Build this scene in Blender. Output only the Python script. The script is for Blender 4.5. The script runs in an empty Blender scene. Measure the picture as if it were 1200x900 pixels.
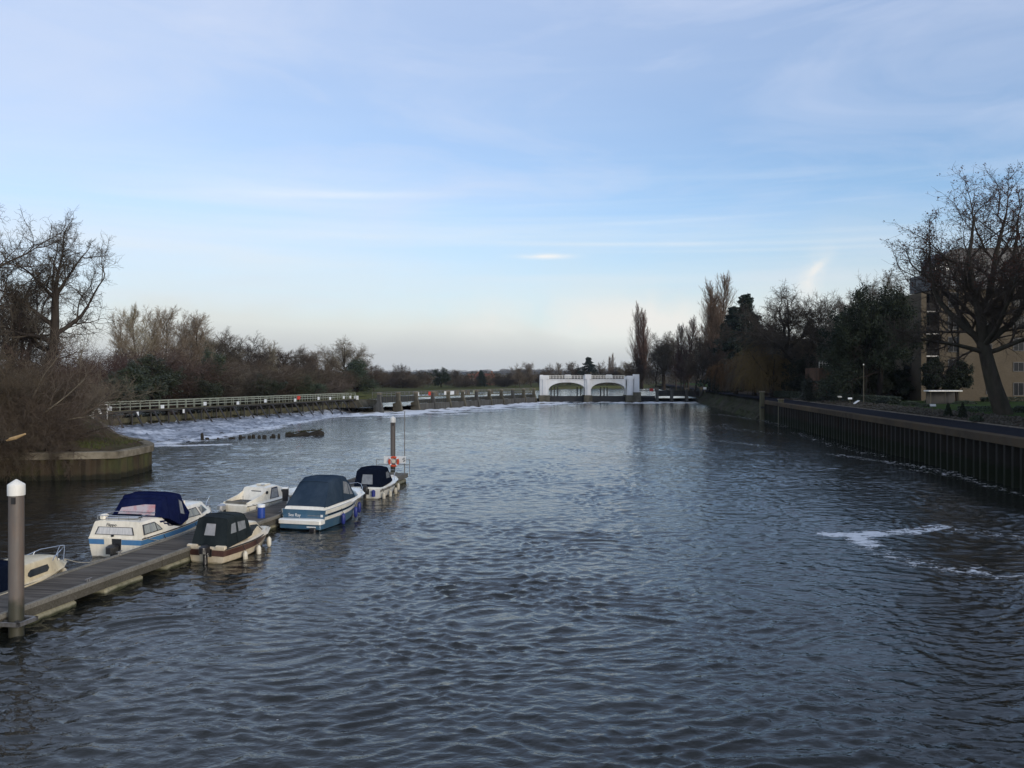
SKY_STRENGTH = 0.10
SKY_TINT = (1.50, 1.72, 2.02)
SKY_SAT = 1.0
HAZE = 0.00006
DENOISE = True
import bpy, math, random
import numpy as np
from mathutils import Vector, Matrix

R = math.radians
rnd = random.Random(7)
scene = bpy.context.scene
COL = scene.collection

# ------------------------------------------------------------------ basics
def ground_at(px, py, z=0.0):
    """photo pixel (1200 x 900) of a point at height z -> world x, y (camera at 6.5 m, looking along +Y)"""
    Y = (6.5 - z) * 1000.0 / (py - 442.0)
    return ((px - 600.0) * Y / 1000.0, Y)

def xz_at(px, py, Y):
    return ((px - 600.0) * Y / 1000.0, 6.5 - (py - 442.0) * Y / 1000.0)

def tag(o, label=None, cat=None, group=None, kind=None):
    if label: o['label'] = label
    if cat: o['category'] = cat
    if group: o['group'] = group
    if kind: o['kind'] = kind
    return o

def thing(name, label, cat, loc=(0, 0, 0), rz=0.0, group=None):
    o = bpy.data.objects.new(name, None)
    o.empty_display_size = 0.3
    COL.objects.link(o)
    o.location = loc
    o.rotation_euler = (0, 0, rz)
    return tag(o, label, cat, group)

def copy_tree(o, parent=None):
    c = o.copy()
    COL.objects.link(c)
    c.parent = parent
    for ch in list(o.children):
        copy_tree(ch, c)
    return c

def mesh_from_np(name, V, F4=None, F3=None):
    me = bpy.data.meshes.new(name)
    V = np.asarray(V, dtype=np.float32).reshape(-1, 3)
    n4 = 0 if F4 is None else len(F4)
    n3 = 0 if F3 is None else len(F3)
    me.vertices.add(len(V))
    me.vertices.foreach_set('co', V.ravel())
    idx = []
    if n4: idx.append(np.asarray(F4, dtype=np.int32).ravel())
    if n3: idx.append(np.asarray(F3, dtype=np.int32).ravel())
    idx = np.concatenate(idx)
    me.loops.add(len(idx))
    me.loops.foreach_set('vertex_index', idx)
    me.polygons.add(n4 + n3)
    starts = np.concatenate([np.arange(n4) * 4, n4 * 4 + np.arange(n3) * 3]).astype(np.int32)
    me.polygons.foreach_set('loop_start', starts)
    me.update(calc_edges=True)
    me.validate()
    return me

def link_mesh(name, me, m=None, parent=None, smooth=None):
    o = bpy.data.objects.new(name, me)
    COL.objects.link(o)
    if m is not None and not me.materials: me.materials.append(m)
    if parent is not None: o.parent = parent
    if smooth is not None:
        me.polygons.foreach_set('use_smooth', [True] * len(me.polygons))
        if smooth < 179:
            me.set_sharp_from_angle(angle=R(smooth))
    return o

class MB:
    def __init__(s): s.v = []; s.f = []
    def add(s, vs, fs):
        b = len(s.v); s.v += [tuple(p) for p in vs]
        s.f += [tuple(b + i for i in f) for f in fs]
        return s
    def box(s, c, d, rz=0.0, rx=0.0, ry=0.0, taper=1.0):
        x, y, z = d[0] / 2, d[1] / 2, d[2] / 2
        M = Matrix.Rotation(rz, 3, 'Z') @ Matrix.Rotation(ry, 3, 'Y') @ Matrix.Rotation(rx, 3, 'X')
        vs = []
        for k, sz in ((1, -1), (taper, 1)):
            for sx, sy in ((-1, -1), (1, -1), (1, 1), (-1, 1)):
                p = M @ Vector((sx * x * k, sy * y * k, sz * z))
                vs.append((p.x + c[0], p.y + c[1], p.z + c[2]))
        return s.add(vs, [(3, 2, 1, 0), (4, 5, 6, 7), (0, 1, 5, 4), (1, 2, 6, 5), (2, 3, 7, 6), (3, 0, 4, 7)])
    def bbox(s, c, d, bev=0.02, rz=0.0):
        """box with chamfered vertical + top edges"""
        x, y, z = d[0] / 2, d[1] / 2, d[2] / 2
        b = min(bev, x * .49, y * .49, z * .49)
        M = Matrix.Rotation(rz, 3, 'Z')
        rings = []
        def oct_(xx, yy, zz):
            pts = [(-xx + b, -yy), (xx - b, -yy), (xx, -yy + b), (xx, yy - b), (xx - b, yy), (-xx + b, yy), (-xx, yy - b), (-xx, -yy + b)]
            out = []
            for p in pts:
                q = M @ Vector((p[0], p[1], zz)); out.append((q.x + c[0], q.y + c[1], q.z + c[2]))
            return out
        rings = [oct_(x, y, -z), oct_(x, y, z - b), oct_(x - b * .9, y - b * .9, z)]
        return s.rings(rings)
    def rings(s, rings, closed=True, cap0=True, cap1=True):
        n = len(rings[0]); vs = []; fs = []
        for r in rings: vs += list(r)
        for i in range(len(rings) - 1):
            for j in range(n if closed else n - 1):
                k = (j + 1) % n
                fs.append((i * n + j, i * n + k, (i + 1) * n + k, (i + 1) * n + j))
        if closed and cap0: fs.append(tuple(range(n - 1, -1, -1)))
        if closed and cap1: fs.append(tuple((len(rings) - 1) * n + j for j in range(n)))
        return s.add(vs, fs)
    def tube(s, pts, r, sides=8, cap=True):
        pts = [Vector(p) for p in pts]
        rr = r if isinstance(r, (list, tuple)) else [r] * len(pts)
        rings = []
        u = None
        for i, p in enumerate(pts):
            t = (pts[min(i + 1, len(pts) - 1)] - pts[max(i - 1, 0)]).normalized()
            if u is None:
                a = Vector((0, 0, 1)) if abs(t.z) < .9 else Vector((1, 0, 0))
                u = t.cross(a).normalized()
            else:
                u = (u - t * u.dot(t)).normalized()
            w = t.cross(u)
            rings.append([tuple(p + (u * math.cos(2 * math.pi * k / sides) + w * math.sin(2 * math.pi * k / sides)) * rr[i]) for k in range(sides)])
        return s.rings(rings, True, cap, cap)
    def lathe(s, prof, c=(0, 0, 0), sides=24, axis='Z'):
        rings = []
        for r, h in prof:
            ring = []
            for k in range(sides):
                a = 2 * math.pi * k / sides
                x, y = r * math.cos(a), r * math.sin(a)
                if axis == 'Z': q = (x, y, h)
                elif axis == 'X': q = (h, x, y)
                else: q = (y, h, x)
                ring.append((q[0] + c[0], q[1] + c[1], q[2] + c[2]))
            rings.append(ring)
        return s.rings(rings)
    def torus(s, c, R0, r0, axis='Y', n=32, m=10, a0=0.0, a1=2 * math.pi):
        full = abs(a1 - a0 - 2 * math.pi) < 1e-6
        rings = []
        for i in range(n if full else n + 1):
            a = a0 + (a1 - a0) * i / n
            ring = []
            for j in range(m):
                b = 2 * math.pi * j / m
                q = (R0 + r0 * math.cos(b))
                x, y, z = q * math.cos(a), r0 * math.sin(b), q * math.sin(a)
                if axis == 'Z': x, y, z = x, z, y
                ring.append((x + c[0], y + c[1], z + c[2]))
            rings.append(ring)
        if full:
            rings.append(rings[0]); return s.rings(rings, True, False, False)
        return s.rings(rings)
    def prism(s, poly, z0, z1):
        n = len(poly)
        vs = [(p[0], p[1], z0) for p in poly] + [(p[0], p[1], z1) for p in poly]
        fs = [tuple(range(n - 1, -1, -1)), tuple(range(n, 2 * n))] + [(i, (i + 1) % n, n + (i + 1) % n, n + i) for i in range(n)]
        return s.add(vs, fs)
    def plate(s, pts, nrm, th=0.01):
        """polygon pts (3d) extruded by th along -nrm, front face at pts"""
        n = len(pts); N = Vector(nrm).normalized()
        back = [tuple(Vector(p) - N * th) for p in pts]
        vs = [tuple(p) for p in pts] + back
        fs = [tuple(range(n)), tuple(range(2 * n - 1, n - 1, -1))] + [(i, n + i, n + (i + 1) % n, (i + 1) % n) for i in range(n)]
        return s.add(vs, fs)
    def build(s, name, m=None, parent=None, smooth=None):
        me = bpy.data.meshes.new(name)
        me.from_pydata(s.v, [], s.f)
        me.update()
        import bmesh
        bm = bmesh.new(); bm.from_mesh(me)
        bmesh.ops.recalc_face_normals(bm, faces=bm.faces)
        bm.to_mesh(me); bm.free()
        return link_mesh(name, me, m, parent, smooth)

# ------------------------------------------------------------------ materials
def new_mat(name):
    m = bpy.data.materials.new(name); m.use_nodes = True
    nt = m.node_tree; b = nt.nodes['Principled BSDF']
    return m, nt, b

def N(nt, t, **kw):
    n = nt.nodes.new(t)
    for k, v in kw.items():
        if k.startswith('i_'):
            key = k[2:]
            n.inputs[int(key) if key.isdigit() else key].default_value = v
        else: setattr(n, k, v)
    return n

def mixc(nt, fac, a, b, mode='MIX'):
    n = nt.nodes.new('ShaderNodeMix'); n.data_type = 'RGBA'; n.blend_type = mode
    for sock, val in ((n.inputs[0], fac), (n.inputs[6], a), (n.inputs[7], b)):
        if hasattr(val, 'node'): nt.links.new(val, sock)
        elif isinstance(val, (int, float)): sock.default_value = val
        else: sock.default_value = (*val[:3], 1)
    return n.outputs[2]

def ramp(nt, sock, stops):
    n = nt.nodes.new('ShaderNodeValToRGB')
    e = n.color_ramp.elements
    while len(e) < len(stops): e.new(0.5)
    for el, (p, c) in zip(e, stops):
        el.position = p
        el.color = (c, c, c, 1) if isinstance(c, (int, float)) else (*c, 1)
    nt.links.new(sock, n.inputs[0])
    return n.outputs[0]

def math_(nt, op, a, b=0.0, c=None, clamp=False):
    n = nt.nodes.new('ShaderNodeMath'); n.operation = op; n.use_clamp = clamp
    for i, v in enumerate((a, b, c)):
        if v is None: continue
        if hasattr(v, 'node'): nt.links.new(v, n.inputs[i])
        else: n.inputs[i].default_value = v
    return n.outputs[0]

def mat(name, c1, c2=None, rough=0.6, scale=4.0, detail=5.0, bump=0.0, bscale=None, stretch=(1, 1, 1), metal=0.0,
        stain=None, stain_amt=0.5, stain_scale=1.2, stain_stretch=(1, 1, .25), rand=0.0, spec=0.5, coat=0.0, coords='Object', lo=.35, hi=.65, tide=None):
    if rough >= .75 and spec == .5: spec = .0 if rough >= .85 else .10
    m, nt, b = new_mat(name)
    c2 = c2 or tuple(x * .75 for x in c1)
    tc = N(nt, 'ShaderNodeTexCoord')
    mp = N(nt, 'ShaderNodeMapping'); mp.inputs['Scale'].default_value = stretch
    nt.links.new(tc.outputs[coords], mp.inputs[0])
    no = N(nt, 'ShaderNodeTexNoise'); no.inputs['Scale'].default_value = scale; no.inputs['Detail'].default_value = detail
    no.inputs['Roughness'].default_value = .6
    nt.links.new(mp.outputs[0], no.inputs['Vector'])
    f = ramp(nt, no.outputs['Fac'], [(lo, 0.0), (hi, 1.0)])
    col = mixc(nt, f, c1, c2)
    if stain:
        m2 = N(nt, 'ShaderNodeMapping'); m2.inputs['Scale'].default_value = stain_stretch
        nt.links.new(tc.outputs[coords], m2.inputs[0])
        n2 = N(nt, 'ShaderNodeTexNoise'); n2.inputs['Scale'].default_value = stain_scale; n2.inputs['Detail'].default_value = 8
        n2.inputs['Roughness'].default_value = .7
        nt.links.new(m2.outputs[0], n2.inputs['Vector'])
        f2 = ramp(nt, n2.outputs['Fac'], [(.45, 0.0), (.7, stain_amt)])
        col = mixc(nt, f2, col, stain)
    if rand:
        oi = N(nt, 'ShaderNodeObjectInfo')
        k = math_(nt, 'MULTIPLY_ADD', oi.outputs['Random'], 2 * rand, 1 - rand)
        hs = N(nt, 'ShaderNodeHueSaturation')
        nt.links.new(k, hs.inputs['Value']); nt.links.new(col, hs.inputs['Color'])
        h = math_(nt, 'MULTIPLY_ADD', oi.outputs['Random'], .04, .48)
        nt.links.new(h, hs.inputs['Hue'])
        col = hs.outputs[0]
    if tide:
        sp = N(nt, 'ShaderNodeSeparateXYZ'); nt.links.new(tc.outputs['Object'], sp.inputs[0])
        tn = N(nt, 'ShaderNodeTexNoise'); tn.inputs['Scale'].default_value = 3.5; tn.inputs['Detail'].default_value = 7; nt.links.new(tc.outputs['Object'], tn.inputs['Vector'])
        zz = math_(nt, 'MULTIPLY_ADD', tn.outputs['Fac'], tide[1] * 1.2, sp.outputs[2])
        tf = ramp(nt, math_(nt, 'MULTIPLY_ADD', zz, -1.0 / tide[1], tide[0] / tide[1] + 1.1), [(.0, 0.0), (.5, tide[3])])
        col = mixc(nt, tf, col, tide[2])
    nt.links.new(col, b.inputs['Base Color'])
    b.inputs['Roughness'].default_value = rough
    b.inputs['Metallic'].default_value = metal
    b.inputs['Specular IOR Level'].default_value = spec
    if coat: b.inputs['Coat Weight'].default_value = coat; b.inputs['Coat Roughness'].default_value = .15
    if bump:
        n3 = N(nt, 'ShaderNodeTexNoise'); n3.inputs['Scale'].default_value = bscale or scale * 3; n3.inputs['Detail'].default_value = 6
        nt.links.new(mp.outputs[0], n3.inputs['Vector'])
        bp = N(nt, 'ShaderNodeBump'); bp.inputs['Strength'].default_value = bump; bp.inputs['Distance'].default_value = .05
        nt.links.new(n3.outputs['Fac'], bp.inputs['Height']); nt.links.new(bp.outputs[0], b.inputs['Normal'])
    return m

M = {}
M['gel_white'] = mat('gel_white', (.82, .76, .64), (.76, .69, .55), .28, 1.5, stain=(.42, .37, .26), stain_amt=.45, stain_scale=2.2, stain_stretch=(1.5, 1.5, .5), coat=.3, tide=(.02, .10, (.16, .13, .07), .8))
M['gel_bright'] = mat('gel_bright', (.85, .82, .74), (.80, .76, .66), .25, 1.5, stain=(.5, .42, .28), stain_amt=.35, stain_scale=2.5, coat=.3, tide=(.02, .10, (.16, .13, .07), .8))
M['gel_cream'] = mat('gel_cream', (.66, .57, .42), (.58, .49, .35), .35, 1.5, stain=(.30, .22, .12), stain_amt=.5, stain_scale=2.0, coat=.2, tide=(.02, .10, (.16, .13, .07), .8))
M['gel_yellow'] = mat('gel_yellow', (.66, .56, .37), (.57, .47, .30), .35, 2, stain=(.28, .2, .1), stain_amt=.45, stain_scale=2.0)
M['gel_blue'] = mat('gel_blue', (.045, .115, .185), (.035, .09, .15), .3, 2, stain=(.16, .2, .2), stain_amt=.4, coat=.3)
M['stripe_blue'] = mat('stripe_blue', (.055, .19, .38), (.05, .16, .33), .35, 3, stain=(.2, .28, .34), stain_amt=.3)
M['stripe_maroon'] = mat('stripe_maroon', (.068, .026, .020), (.05, .02, .016), .4, 3, stain=(.2, .13, .1), stain_amt=.4)
M['canvas_navy'] = mat('canvas_navy', (.007, .011, .048), (.005, .008, .034), .9, 6, bump=.6, bscale=2.6, stain=(.018, .025, .06), stain_amt=.4)
M['canvas_slate'] = mat('canvas_slate', (.028, .045, .070), (.022, .037, .058), .85, 4, bump=.6, bscale=2.2, stain=(.06, .08, .1), stain_amt=.4)
M['canvas_black'] = mat('canvas_black', (.013, .018, .020), (.009, .013, .015), .8, 5, bump=.6, bscale=2.6, stain=(.04, .05, .05), stain_amt=.4)
M['canvas_ink'] = mat('canvas_ink', (.008, .012, .024), (.006, .009, .018), .85, 5, bump=.2, bscale=3)
M['vinyl_clear'] = mat('vinyl_clear', (.26, .27, .28), (.17, .18, .19), .18, 5, detail=3, bump=.3, bscale=4)
M['vinyl_grey'] = mat('vinyl_grey', (.32, .31, .31), (.22, .22, .22), .25, 3, bump=.3, bscale=4)
M['vinyl_red'] = mat('vinyl_red', (.42, .36, .37), (.42, .12, .12), .2, 2.2, detail=3, lo=.5, hi=.75)
M['glass'] = mat('boat_glass', (.03, .035, .04), (.05, .055, .06), .06, 3, spec=.8)
M['curtain'] = mat('curtain', (.62, .60, .57), (.42, .41, .40), .5, 9, stretch=(1, 4, .2), coat=.6)
M['curtain2'] = mat('curtain_side', (.34, .35, .32), (.22, .23, .21), .5, 5, stretch=(4, 1, .3), coat=.6)
M['alu'] = mat('alu', (.55, .55, .55), (.42, .42, .43), .35, 8, metal=.9)
M['steel_rail'] = mat('steel_rail', (.6, .6, .6), (.5, .5, .5), .25, 8, metal=1.0)
M['black'] = mat('black_plastic', (.014, .014, .016), (.02, .02, .022), .35, 6)
M['rubber'] = mat('rubber', (.02, .02, .022), (.03, .03, .03), .7, 8)
M['fender_white'] = mat('fender_white', (.72, .68, .58), (.6, .54, .42), .5, 4, stain=(.35, .28, .16), stain_amt=.5)
M['fender_blue'] = mat('fender_blue', (.02, .035, .22), (.02, .03, .16), .45, 4)
M['paint_white'] = mat('paint_white', (.80, .77, .70), (.70, .67, .60), .55, 2.5, bump=.1, stain=(.38, .35, .28), stain_amt=.5, stain_scale=.9)
M['bridge_white'] = mat('bridge_white', (.74, .735, .72), (.66, .655, .64), .5, .5, stain=(.45, .42, .36), stain_amt=.35, stain_scale=.5, stain_stretch=(1, 1, .2), coords='Object')
M['pile_steel'] = mat('pile_steel', (.135, .115, .10), (.10, .085, .075), .55, 3, stretch=(1, 1, .2), bump=.15, stain=(.20, .12, .07), stain_amt=.75, stain_scale=1.3, tide=(.75, .5, (.035, .036, .022), .9))
M['deck_wood'] = mat('deck_wood', (.135, .120, .104), (.078, .070, .062), .85, 3, stretch=(2.4, .12, 1), lo=.42, hi=.58, bump=.4, bscale=8, stain=(.17, .155, .135), stain_amt=.5, stain_scale=1.5, stain_stretch=(1.5, .2, 1))
M['fascia_wood'] = mat('fascia_wood', (.125, .115, .095), (.075, .068, .055), .85, 2, stretch=(8, .6, 8), bump=.4, bscale=6, stain=(.05, .048, .035), stain_amt=.7)
M['beam_wood'] = mat('beam_wood', (.24, .225, .195), (.15, .14, .12), .85, 2, stretch=(8, .6, 8), bump=.4, bscale=6, stain=(.10, .095, .08), stain_amt=.6)
M['float_conc'] = mat('float_concrete', (.36, .34, .25), (.26, .24, .17), .85, 3, bump=.4, stain=(.07, .075, .04), stain_amt=.85, stain_scale=2, stain_stretch=(1, 1, .4), tide=(.02, .12, (.03, .034, .018), .9))
M['galv'] = mat('galvanised', (.30, .29, .28), (.2, .19, .185), .5, 9, metal=.6, stain=(.12, .1, .08), stain_amt=.6)
M['concrete'] = mat('concrete', (.30, .275, .225), (.21, .19, .15), .9, 1.2, bump=.5, bscale=7, stain=(.10, .085, .06), stain_amt=.7, stain_scale=.7)
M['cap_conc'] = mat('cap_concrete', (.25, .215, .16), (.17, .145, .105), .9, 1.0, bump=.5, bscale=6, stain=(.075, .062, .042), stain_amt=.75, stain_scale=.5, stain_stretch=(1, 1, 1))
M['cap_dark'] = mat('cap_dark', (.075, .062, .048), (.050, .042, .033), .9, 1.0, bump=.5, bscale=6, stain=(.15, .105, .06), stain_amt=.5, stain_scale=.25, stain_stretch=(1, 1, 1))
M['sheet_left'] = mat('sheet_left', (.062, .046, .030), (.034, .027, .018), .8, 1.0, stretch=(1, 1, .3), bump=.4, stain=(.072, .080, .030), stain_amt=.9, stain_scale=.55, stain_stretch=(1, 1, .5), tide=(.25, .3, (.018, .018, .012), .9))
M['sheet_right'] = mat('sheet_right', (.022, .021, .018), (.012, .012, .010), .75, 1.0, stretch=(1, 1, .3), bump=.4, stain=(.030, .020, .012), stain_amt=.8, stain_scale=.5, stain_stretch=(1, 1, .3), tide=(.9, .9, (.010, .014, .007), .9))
M['iron_black'] = mat('iron_black', (.017, .016, .017), (.028, .025, .023), .6, 4, stain=(.06, .04, .03), stain_amt=.4)
M['weir_wood'] = mat('weir_wood', (.135, .125, .08), (.085, .078, .05), .85, 1.5, stretch=(5, 5, .4), bump=.3, stain=(.1, .1, .07), stain_amt=.5)
M['weir_conc'] = mat('weir_concrete', (.15, .135, .10), (.095, .085, .065), .9, .8, bump=.4, stain=(.05, .048, .035), stain_amt=.85, stain_scale=.6)
M['sill_conc'] = mat('sill_concrete', (.12, .115, .105), (.08, .077, .07), .85, 1.2, stretch=(3, 3, .3), bump=.3, stain=(.04, .04, .035), stain_amt=.7)
M['gate_dark'] = mat('gate_dark', (.022, .022, .022), (.014, .014, .015), .6, 2, stain=(.05, .045, .035), stain_amt=.4)
M['rail_green'] = mat('rail_green', (.30, .31, .235), (.24, .25, .185), .6, 3, stain=(.13, .13, .1), stain_amt=.4)
M['sign_white'] = mat('sign_white', (.75, .75, .73), (.68, .68, .65), .5, 3)
M['sign_red'] = mat('sign_red', (.62, .055, .03), (.5, .045, .025), .5, 3)
M['red_paint'] = mat('red_paint', (.40, .03, .02), (.3, .025, .02), .5, 3)
M['life_orange'] = mat('life_orange', (.62, .075, .02), (.5, .06, .018), .5, 3)
M['ped_blue'] = mat('pedestal_blue', (.018, .06, .30), (.015, .05, .24), .4, 3)
M['brick'] = None
M['asphalt'] = mat('asphalt', (.024, .025, .030), (.018, .019, .023), .85, 2, bump=.2, bscale=60)
M['kerb'] = mat('kerb', (.15, .13, .11), (.1, .09, .075), .9, 2)
M['bark'] = mat('bark', (.060, .050, .041), (.036, .030, .025), .95, 3, stretch=(1, 1, .25), bump=.6, bscale=10, rand=.25)
M['bark_grey'] = mat('bark_grey', (.072, .062, .050), (.046, .040, .032), .95, 2.5, stretch=(1, 1, .3), bump=.6, bscale=8, stain=(.05, .055, .035), stain_amt=.6)
M['bark_dark'] = mat('bark_dark', (.036, .030, .026), (.022, .019, .017), .95, 3, stretch=(1, 1, .25), bump=.5, rand=.3)
M['twig_brown'] = mat('twig_brown', (.125, .098, .070), (.080, .063, .047), .95, 1, rand=.25)
M['twig_dark'] = mat('twig_dark', (.088, .072, .058), (.056, .047, .039), .95, 1, rand=.3)
M['twig_pale'] = mat('twig_pale', (.29, .24, .17), (.22, .18, .13), .95, .5, rand=.2)
M['twig_plum'] = mat('twig_plum', (.112, .078, .066), (.080, .057, .048), .95, .6, rand=.2)
M['twig_poplar'] = mat('twig_poplar', (.15, .098, .074), (.11, .074, .057), .95, .2, rand=.2)
M['twig_willow'] = mat('twig_willow', (.155, .098, .045), (.098, .066, .036), .95, .4, rand=.2)
M['twig_grey'] = mat('twig_grey', (.185, .155, .118), (.132, .110, .085), .95, .5, rand=.2)
M['wood_pale'] = mat('wood_pale', (.48, .33, .17), (.36, .24, .12), .85, 5, stretch=(1, 1, .3))
M['leaf_dark'] = mat('leaf_dark', (.028, .036, .021), (.015, .020, .013), .8, .9, rand=.3, spec=.15)
M['leaf_green'] = mat('leaf_green', (.040, .060, .026), (.022, .034, .016), .6, .8, rand=.3)
M['leaf_fir'] = mat('leaf_fir', (.024, .036, .027), (.013, .021, .016), .8, .7, rand=.25, spec=.15)
M['leaf_brown'] = mat('leaf_brown', (.10, .045, .03), (.06, .03, .022), .8, 3)
M['leaf_ivy'] = mat('leaf_ivy', (.045, .060, .024), (.022, .032, .014), .5, .9, rand=.3)
M['hedge_leaf'] = mat('hedge_leaf', (.026, .038, .018), (.014, .021, .011), .6, 3, rand=.35)
M['grass_strip'] = mat('grass_strip', (.075, .09, .035), (.05, .055, .025), .95, .25, coords='Object', stain=(.1, .075, .045), stain_amt=.6, stain_scale=.15, stain_stretch=(1, 1, 1))
M['lawn'] = mat('lawn', (.038, .060, .022), (.026, .042, .016), .95, .6, bump=.5, bscale=30, stain=(.06, .06, .03), stain_amt=.4, stain_scale=.3, stain_stretch=(1, 1, 1))
M['bank_earth'] = mat('bank_earth', (.105, .078, .052), (.065, .048, .034), .95, .8, bump=.7, bscale=9, stain=(.060, .080, .028), stain_amt=.9, stain_scale=.28, stain_stretch=(1, 1, 1), coords='Object')
M['mulch'] = mat('mulch', (.062, .05, .04), (.034, .028, .023), .95, 4, bump=.6, bscale=14)
M['rock'] = mat('rock', (.085, .076, .066), (.045, .04, .034), .9, 2, bump=.5, stain=(.05, .055, .03), stain_amt=.6)
M['field'] = mat('field', (.075, .08, .035), (.052, .056, .027), .95, .02, coords='Object', stain=(.10, .085, .05), stain_amt=.6, stain_scale=.03, stain_stretch=(1, 1, 1))
M['riverbed'] = mat('riverbed', (.05, .045, .035), (.035, .032, .025), .95, .2)
M['hill'] = mat('hill', (.040, .046, .040), (.022, .027, .026), .95, .012, detail=8, stretch=(1, .4, 3), coords='Object')
M['far_wood'] = mat('far_wood', (.085, .070, .054), (.044, .040, .032), .95, .06, detail=6, rand=.2)
M['zinc'] = mat('zinc', (.055, .055, .058), (.042, .042, .045), .5, .5, stretch=(6, 6, .1), metal=.3)
M['win_dark'] = mat('window_glass_dark', (.010, .011, .013), (.016, .017, .019), .12, 1, spec=.22)
M['win_frame'] = mat('window_frame_grey', (.05, .05, .052), (.04, .04, .042), .5, 4)
M['win_lit_tint'] = mat('window_pale', (.16, .17, .19), (.10, .105, .12), .12, .6, spec=.7)  # paler glass colour stands for light on these windows
M['wall_red'] = mat('house_red', (.22, .10, .07), (.17, .08, .06), .9, 1)
M['roof_red'] = mat('roof_red', (.16, .065, .045), (.12, .05, .038), .9, 1)
M['render_white'] = mat('render_white', (.55, .52, .47), (.48, .45, .4), .9, 1)

def brick_mat():
    m, nt, b = new_mat('brick_buff')
    tc = N(nt, 'ShaderNodeTexCoord')
    sep = N(nt, 'ShaderNodeSeparateXYZ'); nt.links.new(tc.outputs['Object'], sep.inputs[0])
    add = math_(nt, 'ADD', sep.outputs[0], sep.outputs[1])
    cb = N(nt, 'ShaderNodeCombineXYZ'); nt.links.new(add, cb.inputs[0]); nt.links.new(sep.outputs[2], cb.inputs[1])
    br = N(nt, 'ShaderNodeTexBrick'); br.inputs['Scale'].default_value = 1.0
    br.inputs['Color1'].default_value = (.096, .073, .044, 1); br.inputs['Color2'].default_value = (.070, .053, .033, 1)
    br.inputs['Mortar'].default_value = (.085, .075, .055, 1)
    br.inputs['Brick Width'].default_value = .23; br.inputs['Row Height'].default_value = .075; br.inputs['Mortar Size'].default_value = .006
    nt.links.new(cb.outputs[0], br.inputs['Vector'])
    no = N(nt, 'ShaderNodeTexNoise'); no.inputs['Scale'].default_value = .6; no.inputs['Detail'].default_value = 7
    nt.links.new(tc.outputs['Object'], no.inputs['Vector'])
    f = ramp(nt, no.outputs['Fac'], [(.35, .0), (.7, .55)])
    col = mixc(nt, f, br.outputs['Color'], (.062, .046, .027))
    nt.links.new(col, b.inputs['Base Color']); b.inputs['Roughness'].default_value = .92
    return m
M['brick'] = brick_mat()

def text(name, body, size, m, parent, loc, rot, extrude=.004):
    cu = bpy.data.curves.new(name, 'FONT'); cu.body = body; cu.size = size; cu.extrude = extrude
    cu.align_x = 'CENTER'; cu.align_y = 'CENTER'
    tmp = bpy.data.objects.new(name + '_curve', cu); COL.objects.link(tmp)
    me = bpy.data.meshes.new_from_object(tmp.evaluated_get(bpy.context.evaluated_depsgraph_get()))
    bpy.data.objects.remove(tmp)
    me.materials.clear(); o = bpy.data.objects.new(name, me); COL.objects.link(o)
    me.materials.append(m); o.parent = parent; o.location = loc; o.rotation_euler = rot
    return o
# ------------------------------------------------------------------ camera, sun, sky
cd = bpy.data.cameras.new('camera'); cam = bpy.data.objects.new('camera', cd); COL.objects.link(cam)
cam.location = (0, 0, 6.5); cam.rotation_euler = (R(90), 0, 0)
cd.sensor_width = 36; cd.lens = 30.0; cd.shift_y = -8 / 1200; cd.clip_start = .1; cd.clip_end = 20000
scene.camera = cam
scene.render.resolution_x, scene.render.resolution_y = 1024, 768
scene.view_settings.view_transform = 'Standard'; scene.view_settings.look = 'None'
scene.view_settings.exposure = 0.0; scene.view_settings.gamma = 1.0
scene.view_settings.use_curve_mapping = False
scene.cycles.use_denoising = DENOISE
scene.cycles.max_bounces = 6; scene.cycles.adaptive_threshold = .004; scene.cycles.sample_clamp_indirect = 4.0; scene.cycles.volume_bounces = 0
scene.cycles.transparent_max_bounces = 6

SUN_EL, SUN_AZ = R(14), R(139)          # azimuth clockwise from +Y
sd = bpy.data.lights.new('sun', 'SUN'); so = bpy.data.objects.new('sun', sd); COL.objects.link(so)
to_sun = Vector((math.cos(SUN_EL) * math.sin(SUN_AZ), math.cos(SUN_EL) * math.cos(SUN_AZ), math.sin(SUN_EL)))
so.rotation_euler = to_sun.to_track_quat('Z', 'Y').to_euler()
so.location = to_sun * 200
sd.energy = 2.3; sd.angle = R(25); sd.color = (1, .90, .77)

w = bpy.data.worlds.new('World'); scene.world = w; w.use_nodes = True
nt = w.node_tree; bg = nt.nodes['Background']
sky = N(nt, 'ShaderNodeTexSky'); sky.sky_type = 'NISHITA'; sky.sun_disc = False
sky.sun_elevation = SUN_EL; sky.sun_rotation = SUN_AZ; sky.air_density = 1.0; sky.dust_density = 0.6; sky.ozone_density = 2.0
tc = N(nt, 'ShaderNodeTexCoord')
sx = N(nt, 'ShaderNodeSeparateXYZ'); nt.links.new(tc.outputs['Generated'], sx.inputs[0])
hor = math_(nt, 'SQRT', math_(nt, 'ADD', math_(nt, 'MULTIPLY', sx.outputs[0], sx.outputs[0]), math_(nt, 'MULTIPLY', sx.outputs[1], sx.outputs[1])))
el = math_(nt, 'ARCTAN2', sx.outputs[2], hor)
az = math_(nt, 'ARCTAN2', sx.outputs[0], sx.outputs[1])
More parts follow.
